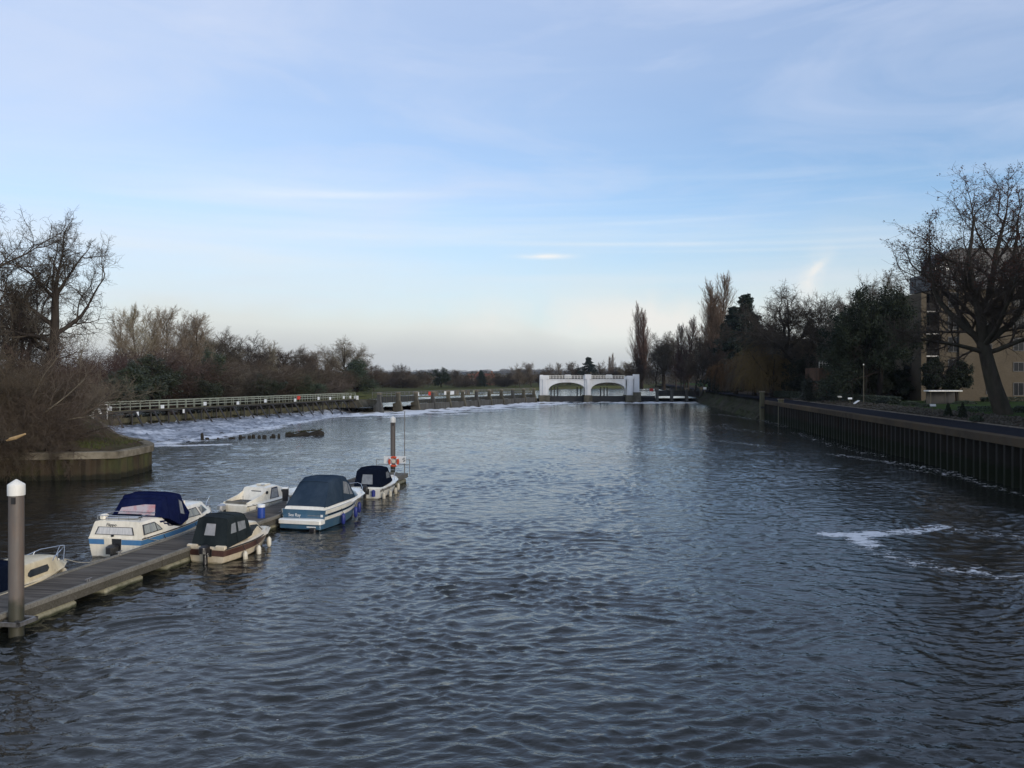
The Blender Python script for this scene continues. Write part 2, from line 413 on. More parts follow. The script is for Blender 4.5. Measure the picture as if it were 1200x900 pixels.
def skynoise(sa, se, scale, detail=5.0, off=0.0, dist=0.0, rough=.55):
    c = N(nt, 'ShaderNodeCombineXYZ')
    nt.links.new(math_(nt, 'MULTIPLY', az, sa), c.inputs[0]); nt.links.new(math_(nt, 'MULTIPLY', el, se), c.inputs[1]); c.inputs[2].default_value = off
    n = N(nt, 'ShaderNodeTexNoise'); n.inputs['Scale'].default_value = scale; n.inputs['Detail'].default_value = detail
    n.inputs['Roughness'].default_value = rough; n.inputs['Distortion'].default_value = dist
    nt.links.new(c.outputs[0], n.inputs['Vector'])
    return n.outputs['Fac']
def gauss(a0, e0, sa, se, tilt=0.0):
    da = math_(nt, 'SUBTRACT', az, a0); de = math_(nt, 'SUBTRACT', math_(nt, 'SUBTRACT', el, e0), math_(nt, 'MULTIPLY', da, tilt))
    q = math_(nt, 'ADD', math_(nt, 'POWER', math_(nt, 'DIVIDE', math_(nt, 'ABSOLUTE', da), sa), 2.0), math_(nt, 'POWER', math_(nt, 'DIVIDE', math_(nt, 'ABSOLUTE', de), se), 2.0))
    return math_(nt, 'EXPONENT', math_(nt, 'MULTIPLY', q, -1.0))
# clear blue
base = mixc(nt, 1.0, sky.outputs[0], SKY_TINT, 'MULTIPLY')
hs = N(nt, 'ShaderNodeHueSaturation'); hs.inputs['Saturation'].default_value = SKY_SAT
nt.links.new(base, hs.inputs['Color']); col = hs.outputs[0]
K = 1.0 / SKY_STRENGTH
def cc(r, g, b): return (r * K, g * K, b * K)
# broad veil of high cloud, thicker towards the left and overhead
veil = math_(nt, 'MULTIPLY', ramp(nt, math_(nt, 'MULTIPLY_ADD', az, -.62, .42), [(.0, .0), (.2, .18), (.45, .38), (.72, .72), (.95, .85)]),
             ramp(nt, skynoise(1.0, 3.2, 2.2, 6, 3.0, .6), [(.2, .55), (.75, 1.0)]))
col = mixc(nt, veil, col, cc(.72, .80, .96))
# lavender tone high up
high = ramp(nt, el, [(.22, .0), (.42, .55), (.75, .6)])
col = mixc(nt, math_(nt, 'MULTIPLY', high, .75), col, cc(.56, .68, .95))
# streaks of cirrus
stk = math_(nt, 'MULTIPLY', ramp(nt, skynoise(1.1, 26.0, 1.5, 7, 1.7, .35), [(.48, .0), (.75, .42)]), ramp(nt, el, [(.05, 1.0), (.19, .8), (.27, .12), (.5, .12)]))
col = mixc(nt, stk, col, cc(.80, .88, .97))
stk2 = math_(nt, 'MULTIPLY', ramp(nt, skynoise(2.4, 9.0, 1.3, 8, 9.2, .8, .6), [(.46, .0), (.8, .62)]), ramp(nt, el, [(.1, .6), (.5, 1.0)]))
col = mixc(nt, stk2, col, cc(.70, .77, .94))
for a0, e0, sa, se, tl, amt in ((-.215, .206, .10, .0045, .03, .5), (.19, .152, .22, .0028, -.02, .40), (.20, .178, .12, .0025, .02, .25), (.31, .142, .16, .0022, -.015, .25), (-.16, .165, .3, .012, .0, .38), (-.32, .135, .25, .016, -.06, .4), (-.28, .21, .16, .02, .05, .3)):
    col = mixc(nt, math_(nt, 'MULTIPLY', math_(nt, 'MULTIPLY', gauss(a0, e0, sa, se, tl), ramp(nt, skynoise(6, 60, 1.0, 5, 4.4), [(.3, .3), (.6, 1.0)])), amt), col, cc(.86, .92, .98))
# warm pale bank of cloud near the horizon
wob = math_(nt, 'MULTIPLY_ADD', skynoise(2.2, 4.0, 1.6, 6, 5.5, .4), .10, -.05)
eh = math_(nt, 'ADD', el, wob)
col = mixc(nt, ramp(nt, eh, [(.0, 1.0), (.050, .92), (.075, .55), (.13, .28), (.19, .0)]), col, cc(.74, .77, .74))
cum = math_(nt, 'MULTIPLY', ramp(nt, skynoise(1.0, 1.0, 7.0, 7, 2.2, .2), [(.38, .2), (.55, 1.0)]), gauss(.17, .066, .24, .030))
col = mixc(nt, math_(nt, 'MULTIPLY', cum, .95), col, cc(.88, .87, .83))
low = ramp(nt, math_(nt, 'MULTIPLY_ADD', wob, .4, el), [(.0, 1.0), (.025, .8), (.055, .0)])
col = mixc(nt, low, col, cc(.55, .575, .59))
# two small single clouds
p1 = math_(nt, 'MULTIPLY', gauss(.040, .1405, .026, .0028, .0), ramp(nt, skynoise(30, 90, 1.0, 6, 1.1), [(.3, .2), (.55, 1.0)]))
col = mixc(nt, math_(nt, 'MULTIPLY', p1, .95), col, cc(.92, .93, .93))
p2 = math_(nt, 'MULTIPLY', gauss(.340, .112, .016, .020, .7), ramp(nt, skynoise(22, 22, 1.6, 7, 7.7, .6), [(.32, .0), (.6, 1.0)]))
col = mixc(nt, math_(nt, 'MULTIPLY', p2, .95), col, cc(.88, .88, .86))
nt.links.new(col, bg.inputs[0]); bg.inputs[1].default_value = SKY_STRENGTH

# ------------------------------------------------------------------ haze
hz, hnt, hb = new_mat('haze_air')
hnt.nodes.remove(hb)
pv = N(hnt, 'ShaderNodeVolumePrincipled')
pv.inputs['Color'].default_value = (.80, .88, 1.0, 1); pv.inputs['Density'].default_value = HAZE
pv.inputs['Anisotropy'].default_value = 0.0
hnt.links.new(pv.outputs[0], hnt.nodes['Material Output'].inputs['Volume'])
hzb = MB().box((0, 2300, 30), (9000, 5000, 72))
if HAZE > 0:
    tag(hzb.build('haze', hz), kind='stuff')

# ------------------------------------------------------------------ ground, far fields, hills
def structure(o): return tag(o, kind='structure')
structure(MB().add([(-4300, -180, -2.6), (4300, -180, -2.6), (4300, 4700, -2.6), (-4300, 4700, -2.6)], [(0, 1, 2, 3)]).build('ground', M['riverbed']))

def land(name, poly, z, m, skirt=3.0, depth=3.5, bump=None):
    """a field of land: flat-ish top with a sloping bank all round"""
    n = len(poly)
    cx = sum(p[0] for p in poly) / n; cy = sum(p[1] for p in poly) / n
    area = sum(poly[i][0] * poly[(i + 1) % n][1] - poly[(i + 1) % n][0] * poly[i][1] for i in range(n))
    sgn = 1 if area > 0 else -1
    out = []
    for i in range(n):
        a, b, c = Vector(poly[i - 1]), Vector(poly[i]), Vector(poly[(i + 1) % n])
        e = ((b - a).normalized() + (c - b).normalized()).normalized()
        nr = Vector((e.y, -e.x)) * sgn
        out.append(b + nr * skirt)
    vs = [(p[0], p[1], z) for p in poly] + [(p.x, p.y, z - depth) for p in out]
    fs = [tuple(range(n))] + [(i, n + i, n + (i + 1) % n, (i + 1) % n) for i in range(n)]
    return structure(MB().add(vs, fs).build(name, m))

land('field', [(-4200, 108), (-140, 108), (-72, 110), (-56, 160), (-51, 196), (-38, 218), (-35, 262), (-24, 312), (4, 352), (26, 400), (52, 428), (95, 446), (300, 452), (4200, 452), (4200, 4600), (-4200, 4600)], 2.1, M['field'], 4, 4.2)

def hills():
    nx, ny = 220, 14
    rng = np.random.default_rng(3)
    xs = np.linspace(-4200, 4200, nx); ys = np.linspace(1700, 4300, ny)
    X, Y = np.meshgrid(xs, ys)
    u = (Y - 1700) / 2600
    env = 22 + 7 * np.sin(X / 610 + .6) + 5 * np.sin(X / 270 + 2.0) + 2.5 * np.sin(X / 97) + np.where(X > 300, 4, 0)
    H = 2.0 + env * np.clip(u * 1.5, 0, 1) ** 1.3 * np.clip((1.12 - u) * 6, 0, 1) + rng.normal(0, 1.0, X.shape) * u * 1.4
    V = np.stack([X, Y, H], -1).reshape(-1, 3)
    i = np.arange(nx - 1)[None, :] + nx * np.arange(ny - 1)[:, None]
    F = np.stack([i, i + 1, i + 1 + nx, i + nx], -1).reshape(-1, 4)
    return structure(link_mesh('hills', mesh_from_np('hills', V, F), M['hill'], None, 180))
hills()

# ------------------------------------------------------------------ the river
def seg_dist(P, a, b):
    a = np.array(a); b = np.array(b); ab = b - a
    t = np.clip(((P - a) @ ab) / (ab @ ab), 0, 1)
    return np.linalg.norm(P - (a + t[:, None] * ab), axis=1)
def poly_dist(P, pts):
    return np.min([seg_dist(P, pts[i], pts[i + 1]) for i in range(len(pts) - 1)], axis=0)

def vnoise(X, Y, seed, n=26, l0=6.0, l1=40.0):
    rng = np.random.default_rng(seed); out = np.zeros_like(X)
    for _ in range(n):
        L = math.exp(rng.uniform(math.log(l0), math.log(l1))); a = rng.uniform(0, 2 * math.pi)
        out += np.sin((X * math.cos(a) + Y * math.sin(a)) * 2 * math.pi / L + rng.uniform(0, 6.28))
    return out / math.sqrt(n / 2)

def wave_height(X, Y, minL):
    DX = np.zeros_like(X); DY = np.zeros_like(X)
    rng = np.random.default_rng(11)
    H = np.zeros_like(X)
    # slow warping so that crests are not straight lines
    wx = X + .45 * vnoise(X, Y, 21, 14, 3.0, 12.0); wy = Y + .45 * vnoise(X, Y, 22, 14, 3.0, 12.0)
    patch = np.clip(.88 + .26 * vnoise(X, Y, 23, 20, 7.0, 40.0), .25, 2.0)
    for k in range(170):
        L = math.exp(rng.uniform(math.log(.15), math.log(1.25)))
        a = math.pi / 2 + rng.normal(0, .74) + (.25 if k % 3 else -.5)
        ph = rng.uniform(0, 6.28)
        amp = .0036 * L ** .74
        att = np.clip((L / minL - 1.9) / 1.5, 0, 1)
        s = np.sin((wx * math.cos(a) + wy * math.sin(a)) * 2 * math.pi / L + ph)
        s = 1.0 - 2.0 * (.5 - .5 * s) ** .8 if k % 2 else s
        amp = amp * (1.0 if L < .9 else .6)
        H += amp * s * att
        cph = np.cos((wx * math.cos(a) + wy * math.sin(a)) * 2 * math.pi / L + ph) * amp * att * .95
        DX += cph * math.cos(a); DY += cph * math.sin(a)
    return H * patch, DX * patch, DY * patch

FOAM_LINES = [  # (points, strength, width)
    ([(13.2, 35.3), (14.2, 35.2), (15.3, 35.5)], .84, .72),
    ([(14.0, 35.0), (13.9, 34.0), (13.8, 33.2)], .76, .70),
    ([(15.3, 35.5), (17.0, 36.1), (18.7, 37.2)], .64, .75),
    ([(13.7, 33.0), (13.7, 31.0), (14.5, 29.2), (15.6, 28.1), (17.2, 27.2), (19.5, 26.5)], .44, 1.2),
    ([(18.7, 37.0), (20.5, 35.0), (22.5, 34.0)], .42, 1.1),
    ([(16.0, 29.0), (17.0, 26.0)], .36, 1.0),
    ([(27.2, 72.0), (28.2, 67.5), (29.6, 62.0), (29.9, 58.5), (29.2, 55.0)], .40, 1.3),
    ([(28.0, 61.0), (29.2, 55.0), (28.6, 51.0), (28.2, 47.0)], .36, 1.0),
    ([(33.5, 101.0), (31.5, 88.0), (30.6, 78.0), (30.4, 70.0)], .32, 1.6),
    ([(30.0, 118.0), (26.5, 112.0), (30.5, 98.0)], .32, 2.2),
    ([(36.0, 150.0), (38.0, 128.0), (36.0, 112.0)], .34, 2.2),
    ([(21.0, 88.0), (24.0, 80.0)], .38, 1.6), ([(12.0, 96.0), (19.0, 90.0)], .34, 2.0),
    ([(-34.6, 81.5), (-31.5, 81.0), (-27.8, 82.5)], .86, 1.1),
    ([(-27.8, 82.5), (-24.0, 86.0), (-22.0, 94.0)], .4, 1.8),
]
TOE = [(-36.5, 78.5), (-34.3, 82.0), (-31.9, 97.0), (-31.2, 112.0), (-30.6, 130.0), (-29.4, 150.0), (-27.3, 163.0)]
GATES = [(-26.0, 152.5), (6.6, 221.0)]

def water_material(name):
    m, nt, b = new_mat(name)
    tc = N(nt, 'ShaderNodeTexCoord')
    geo = N(nt, 'ShaderNodeNewGeometry')
    b.inputs['Base Color'].default_value = (.011, .012, .010, 1)
    b.inputs['Roughness'].default_value = .07; b.inputs['IOR'].default_value = 1.36
    prev = None
    for sc_, st, dist_, strx in ((.8, .5, .085, .6), (2.4, .5, .036, .55), (5.6, .7, .018, .6)):
        mp = N(nt, 'ShaderNodeMapping'); mp.inputs['Scale'].default_value = (strx, 1, 1); mp.inputs['Rotation'].default_value = (0, 0, .12)
        nt.links.new(geo.outputs['Position'], mp.inputs[0])
        no = N(nt, 'ShaderNodeTexNoise'); no.inputs['Scale'].default_value = sc_; no.inputs['Detail'].default_value = 3; no.inputs['Distortion'].default_value = .5
        nt.links.new(mp.outputs[0], no.inputs['Vector'])
        bp = N(nt, 'ShaderNodeBump'); bp.inputs['Strength'].default_value = st; bp.inputs['Distance'].default_value = dist_ * 1.6
        nt.links.new(no.outputs['Fac'], bp.inputs['Height'])
        if prev is not None: nt.links.new(prev, bp.inputs['Normal'])
        prev = bp.outputs[0]
    nt.links.new(prev, b.inputs['Normal'])
    # foam floating on the surface
    at = N(nt, 'ShaderNodeAttribute'); at.attribute_name = 'foam'
    mp = N(nt, 'ShaderNodeMapping'); mp.inputs['Scale'].default_value = (.55, 1, 1)
    nt.links.new(geo.outputs['Position'], mp.inputs[0])
    n1 = N(nt, 'ShaderNodeTexNoise'); n1.inputs['Scale'].default_value = 3.2; n1.inputs['Detail'].default_value = 9; n1.inputs['Roughness'].default_value = .80
    n1.inputs['Distortion'].default_value = .6
    nt.links.new(mp.outputs[0], n1.inputs['Vector'])
    s = math_(nt, 'ADD', at.outputs['Fac'], math_(nt, 'MULTIPLY_ADD', n1.outputs['Fac'], 2.6, -1.3))
    f = ramp(nt, s, [(.50, 0.0), (.62, .85), (.9, 1.0)])
    # sparse flecks everywhere
    vo = N(nt, 'ShaderNodeTexNoise'); vo.inputs['Scale'].default_value = 5.5; vo.inputs['Detail'].default_value = 2
    nt.links.new(geo.outputs['Position'], vo.inputs['Vector'])
    fl = ramp(nt, vo.outputs['Fac'], [(.795, 0.0), (.83, .8)])
    f = math_(nt, 'MAXIMUM', f, fl)
    fb = N(nt, 'ShaderNodeBsdfDiffuse'); fb.inputs['Color'].default_value = (.66, .67, .68, 1)
    mx = N(nt, 'ShaderNodeMixShader')
    nt.links.new(f, mx.inputs[0]); nt.links.new(b.outputs[0], mx.inputs[1]); nt.links.new(fb.outputs[0], mx.inputs[2])
    nt.links.new(mx.outputs[0], nt.nodes['Material Output'].inputs['Surface'])
    return m
M['water'] = water_material('river_water')

def river():
    ys = [-40.0, -25, -12, -4, 2, 6, 9]
    y = 10.0
    while y < 242:
        ys.append(y); y += min(1.1, max(.055, .0034 * y))
    ys = np.array(ys)
    xs = np.concatenate([np.arange(-92, -45, 1.0), np.arange(-45, -16, .32), np.arange(-16, 24, .095), np.arange(24, 42, .32), np.arange(42, 60, 1.0)])
    X, Y = np.meshgrid(xs, ys)
    dy = np.gradient(ys)[:, None] + 0 * X
    dx = np.gradient(xs)[None, :] + 0 * X
    H, DX, DY = wave_height(X.ravel(), Y.ravel(), np.maximum(dy, dx * .75).ravel())
    P = np.stack([X.ravel(), Y.ravel()], 1)
    foam = np.zeros(len(P))
    for pts, st, wd in FOAM_LINES:
        d = poly_dist(P, pts); foam = np.maximum(foam, st * np.exp(-(d / wd) ** 2))
    pat = .5 + .35 * vnoise(P[:, 0], P[:, 1], 5, 24, 2.5, 12)
    dt = poly_dist(P, TOE); foam = np.maximum(foam, (.85 * np.exp(-dt / 1.6) + .34 * np.exp(-dt / 5.5)) * (.65 + .5 * pat))
    dg = poly_dist(P, GATES); foam = np.maximum(foam, (1.35 * np.exp(-dg / 10.0) + .3 * np.exp(-dg / 25.0)) * (.5 + .75 * pat))
    ds = poly_dist(P, [(6, 221), (33, 221)]); foam = np.maximum(foam, .75 * np.exp(-ds / 2.5) * (.5 + .6 * pat))
    dr = poly_dist(P, [(33, 222.5), (40, 223), (49, 224)]); foam = np.maximum(foam, (1.5 * np.exp(-dr / 12.0)) * (.6 + .5 * pat))
    turb = np.exp(-np.minimum.reduce([dg, dr, ds]) / 7.0)
    H = H + turb * .10 * vnoise(P[:, 0], P[:, 1], 9, 30, 1.5, 7)
    V = np.stack([P[:, 0] + DX, P[:, 1] + DY, H], 1)
    nx, ny = len(xs), len(ys)
    i = np.arange(nx - 1)[None, :] + nx * np.arange(ny - 1)[:, None]
    F = np.stack([i, i + 1, i + 1 + nx, i + nx], -1).reshape(-1, 4)
    me = mesh_from_np('river', V, F)
    a = me.attributes.new('foam', 'FLOAT', 'POINT'); a.data.foreach_set('value', foam.astype(np.float32))
    print('river verts', len(V))
    return structure(link_mesh('river', me, M['water'], None, 180))
river()

def upper_river():
    xs = np.arange(-110, 120, 1.6); ys = np.arange(84, 470, 1.2)
    X, Y = np.meshgrid(xs, ys)
    H = 1.02 + .02 * vnoise(X.ravel(), Y.ravel(), 31, 40, 2.5, 9)
    V = np.stack([X.ravel(), Y.ravel(), H], 1)
    nx, ny = len(xs), len(ys)
    i = np.arange(nx - 1)[None, :] + nx * np.arange(ny - 1)[:, None]
    F = np.stack([i, i + 1, i + 1 + nx, i + nx], -1).reshape(-1, 4)
    C = V[F].mean(1)
    x, y = C[:, 0], C[:, 1]
    # keep only what lies upstream of the weirs
    xl = -47.9 + (y - 98) * (17 / 57.0)                     # long weir line
    xg = -25.6 + (y - 153) * (32.4 / 69.0)                  # gate line
    up = np.where(y < 153, x < xl, np.where(y < 223, x < xg, True))
    me = mesh_from_np('upper_river', V, F[up])
    a = me.attributes.new('foam', 'FLOAT', 'POINT'); a.data.foreach_set('value', np.zeros(len(V), dtype=np.float32))
    return structure(link_mesh('upper_river', me, M['water'], None, 180))
upper_river()

# ------------------------------------------------------------------ sheet piling along a line
def resample(pts, step):
    out = []; acc = 0.0
    pts = [Vector((*p, 0)) for p in pts]
    for i in range(len(pts) - 1):
        L = (pts[i + 1] - pts[i]).length; k = max(1, round(L / step))
        for j in range(k): out.append(pts[i].lerp(pts[i + 1], j / k))
    out.append(pts[-1])
    return out
def sheet_pile(name, path, z0, z1, m, parent, period=1.0, depth=.34):
    """trapezoidal steel profile following a polyline, face on the right-hand side of travel"""
    q = resample(path, period / 4)
    vs, fs = [], []
    rg = random.Random(len(q)); jit = 0.0
    for i, p in enumerate(q):
        if i % 4 == 0: jit = rg.uniform(-.05, .05)
        t = (q[min(i + 1, len(q) - 1)] - q[max(i - 1, 0)]).normalized()
        nr = Vector((t.y, -t.x, 0))
        ph = i % 4
        o = nr * ((depth if ph in (0, 1) else 0.0) + jit) + t * (.09 * period if ph in (1, 3) else -.09 * period) * (1 if ph in (1,) else (-1 if ph == 3 else (1 if ph == 2 else -1))) * .6
        vs += [(p.x + o.x, p.y + o.y, z0), (p.x + o.x, p.y + o.y, z1)]
    for i in range(len(q) - 1):
        fs.append((2 * i, 2 * i + 2, 2 * i + 3, 2 * i + 1))
    return MB().add(vs, fs).build(name, m, parent)
def coping(name, path, w0, w1, z0, z1, m, parent, joint=None):
    """beam along a polyline from offset w0 (right of travel) to w1 (left)"""
    rings = []
    P = [Vector((*p, 0)) for p in path]
    for i, p in enumerate(P):
        t = (P[min(i + 1, len(P) - 1)] - P[max(i - 1, 0)]).normalized(); nr = Vector((t.y, -t.x, 0))
        a = p + nr * w0; b = p - nr * w1; c = .05
        a2 = p + nr * (w0 - c); b2 = p - nr * (w1 - c)
        rings.append([(a.x, a.y, z0), (a.x, a.y, z1 - c), (a2.x, a2.y, z1), (b2.x, b2.y, z1), (b.x, b.y, z1 - c), (b.x, b.y, z0)])
    return MB().rings(rings).build(name, m, parent)

# right-hand bank -----------------------------------------------------
def wx(y): return 24.2 + .1128 * y
DW = Vector((.1128, 1.0)).normalized(); NW = Vector((DW.y, -DW.x))   # NW points landward (+x)
t = thing('river_wall', 'long dark ribbed steel pile river wall with concrete coping below the asphalt path', 'river wall', (wx(20), 20, 0))
def loc(path, t): return [(p[0] - t.location.x, p[1] - t.location.y) for p in path]
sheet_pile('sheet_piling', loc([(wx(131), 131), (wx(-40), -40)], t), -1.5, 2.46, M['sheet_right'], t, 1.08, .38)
for k, (ya, yb) in enumerate([(-40, -12), (-12, 16), (16, 38), (38, 60), (60, 83), (83, 107), (107, 131)]):
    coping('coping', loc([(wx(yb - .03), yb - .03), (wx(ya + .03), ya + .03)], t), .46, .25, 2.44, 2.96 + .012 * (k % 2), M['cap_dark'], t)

rt = thing('river_embankment', 'low overgrown stone embankment running on from the ribbed river wall towards the sluice', 'embankment', (wx(180), 180, 0))
def embank():
    rng = np.random.default_rng(4); rings = []
    for y in np.arange(131, 330, 2.2):
        x = wx(y); r = rng.normal(0, .18, 8)
        rings.append([(x - 2.2 + r[0], y, -1), (x - 1.2 + r[1], y, .5), (x - .9 + r[2], y, .95), (x + .1 + r[3], y, 1.7), (x + .5 + r[4], y, 2.5 + r[6] * .5), (x + 2.0, y, 2.95), (x + 2.0, y, -1)])
    rings = [[(a - rt.location.x, b - rt.location.y, c) for a, b, c in r] for r in rings]
    MB().rings(rings).build('stone_slope', mat('embank_stone', (.050, .046, .036), (.028, .028, .021), .95, .5, bump=1.0, bscale=2.5, stain=(.035, .045, .018), stain_amt=.9, stain_scale=.3, stain_stretch=(1, 1, 1)), rt)
embank()

def strip(name, a0, a1, z0, z1, m, y0=-45, y1=462, step=3.0, seed=1, rough=.0):
    rng = np.random.default_rng(seed); ys = np.arange(y0, y1 + .1, step); ts = np.linspace(0, 1, 7 if a1 - a0 < 30 else 14)
    if a1 - a0 > 30: ts = ts ** 2.2
    V = []
    for y in ys:
        for tt in ts:
            h = z0 + (z1 - z0) * min(1, tt * 3 if a1 - a0 > 30 else tt) + (rng.normal(0, rough) if 0 < tt < 1 else 0)
            V.append((wx(y) + a0 + (a1 - a0) * tt, y, h))
    nx, ny = len(ts), len(ys)
    i = np.arange(nx - 1)[None, :] + nx * np.arange(ny - 1)[:, None]
    F = np.stack([i, i + 1, i + 1 + nx, i + nx], -1).reshape(-1, 4)
    return structure(link_mesh(name, mesh_from_np(name, V, F), m, None, 180))
strip('path', .24, 4.15, 2.94, 2.97, M['asphalt'])
strip('soil_bed', 4.30, 8.6, 2.96, 3.30, M['mulch'], rough=.05, step=1.2, seed=2)
strip('lawn', 8.6, 420.0, 3.30, 3.45, M['lawn'], rough=.03, seed=3)
tag(coping('path_kerb', [(wx(131) + 4.22, 131), (wx(-40) + 4.22, -40)], .07, .08, 2.7, 3.06, M['kerb'], None), 'thin concrete kerb edging the asphalt riverside path', 'kerb')
# rocks mulched over the bed
def rocks(n, seed):
    rng = np.random.default_rng(seed); V = []; F = []
    base = np.array([(1, 0, 0), (-1, 0, 0), (0, 1, 0), (0, -1, 0), (0, 0, 1), (0, 0, -.4)], dtype=float)
    fa = np.array([(0, 2, 4), (2, 1, 4), (1, 3, 4), (3, 0, 4), (2, 0, 5), (1, 2, 5), (3, 1, 5), (0, 3, 5)])
    for k in range(n):
        y = 40 + 95 * rng.random() ** 1.3; a = rng.uniform(4.5, 8.4)
        s = rng.uniform(.07, .20); q = base * s * rng.uniform(.6, 1.3, (6, 3)) + np.array([wx(y) + a, y, 3.0 + .3 * (a - 4.3) / 4.3 + .02])
        V.append(q); F.append(fa + 6 * k)
    return tag(link_mesh('rock_mulch', mesh_from_np('rock_mulch', np.concatenate(V), None, np.concatenate(F)), M['rock']), kind='stuff')
rocks(2600, 8)

# left-hand bank ------------------------------------------------------
LF = [(-25.35, 59.2), (-25.3, 57.6), (-25.3, 56.2), (-25.35, 54.6), (-27.5, 54.1), (-31, 53.6), (-36, 52.8), (-43, 52), (-60, 50), (-120, 44), (-230, 36)]
LB = [(-25.4, 59.6), (-26.0, 61.2), (-27.0, 63.0), (-28.5, 65.2), (-30.6, 67.6), (-33.6, 72.0), (-38, 80), (-44, 91), (-60, 111), (-120, 128), (-230, 140)]
def left_bank():
    nu, nv = 46, 26
    u = np.linspace(0, len(LF) - 1, nu)
    def ip(L, u):
        i = int(min(u, len(L) - 2)); f = u - i
        return np.array(L[i]) * (1 - f) + np.array(L[i + 1]) * f
    rng = np.random.default_rng(12); V = []
    for a in u:
        f, b = ip(LF, a), ip(LB, a)
        for v in np.linspace(0, 1, nv):
            p = f * (1 - v) + b * v
            w_ = np.linalg.norm(b - f)
            e = min(v, 1 - v) * w_
            d_tip = max(0.0, -25.5 - p[0])
            h = 1.66 + 2.5 * min(1, e / 9.0) ** .8 * min(1, max(0, d_tip - 2.0) / 9.0) + (rng.normal(0, .07) if 0 < v < 1 else 0)
            V.append((p[0], p[1], h))
    i = np.arange(nv - 1)[None, :] + nv * np.arange(nu - 1)[:, None]
    F = np.stack([i, i + 1, i + 1 + nv, i + nv], -1).reshape(-1, 4)
    structure(link_mesh('left_bank', mesh_from_np('left_bank', V, F), M['bank_earth'], None, 180))
left_bank()
t = thing('bank_wall', 'rounded green stained sheet pile bank end with a concrete coping opposite the moored boats', 'river wall', (-26, 57, 0))
arc = [(-44, 91), (-38, 80), (-33.6, 72.0), (-30.6, 67.6), (-28.5, 65.2), (-27.0, 63.0), (-26.0, 61.2), (-25.4, 59.6), (-25.3, 57.6), (-25.3, 56.2), (-25.35, 54.6), (-27.5, 54.1), (-31, 53.6), (-34, 53.1)]
sheet_pile('sheet_piling', [(p[0] + 26, p[1] - 57) for p in arc[::-1]], -1.2, 1.36, M['sheet_left'], t, .86, .2)
coping('coping', [(p[0] + 26, p[1] - 57) for p in arc[::-1]], .32, .4, 1.32, 1.76, M['cap_conc'], t)
# rubble under the shrubs where the wall ends
def rock_mesh(seed):
    rng = np.random.default_rng(seed)
    import bmesh
    bm = bmesh.new(); bmesh.ops.create_icosphere(bm, subdivisions=2, radius=1.0)
    d = [Vector(rng.normal(0, 1, 3)).normalized() for _ in range(9)]; o = rng.uniform(.55, .9, 9)
    for v in bm.verts:
        for a, b in zip(d, o):
            s = v.co.dot(a) - b
            if s > 0: v.co -= a * s * .9
    me = bpy.data.meshes.new('rock'); bm.to_mesh(me); bm.free(); me.materials.append(M['rock_wet']); return me
M['rock_wet'] = mat('rock_wet', (.055, .048, .038), (.03, .027, .022), .85, 2, bump=.5)
rms = [rock_mesh(i) for i in range(4)]
for k in range(26):
    x = -34.2 - k * 1.05; s = rnd.uniform(.45, .85)
    o = bpy.data.objects.new('boulder', rms[k % 4]); COL.objects.link(o)
    o.location = (x, 52.9 - (k * .1) + rnd.uniform(-.5, .3), rnd.uniform(.0, .5)); o.scale = (s * 1.3, s, s * .8); o.rotation_euler = (0, 0, rnd.uniform(0, 6))
    tag(o, 'dark wet boulder at the waterline under the overhanging brown bushes', 'boulder', 'boulders under the bushes')
structure(MB().add([(-34, 53.1, -1.4), (-60, 50.6, -1.4), (-230, 36, -1.4), (-230, 37.5, 1.8), (-60, 52, 1.8), (-34, 54.4, 1.8)], [(0, 1, 4, 5), (1, 2, 3, 4)]).build('bank_slope', M['bank_earth']))
# ------------------------------------------------------------------ trees
def norm(a): return a / np.maximum(np.linalg.norm(a, axis=-1, keepdims=True), 1e-9)

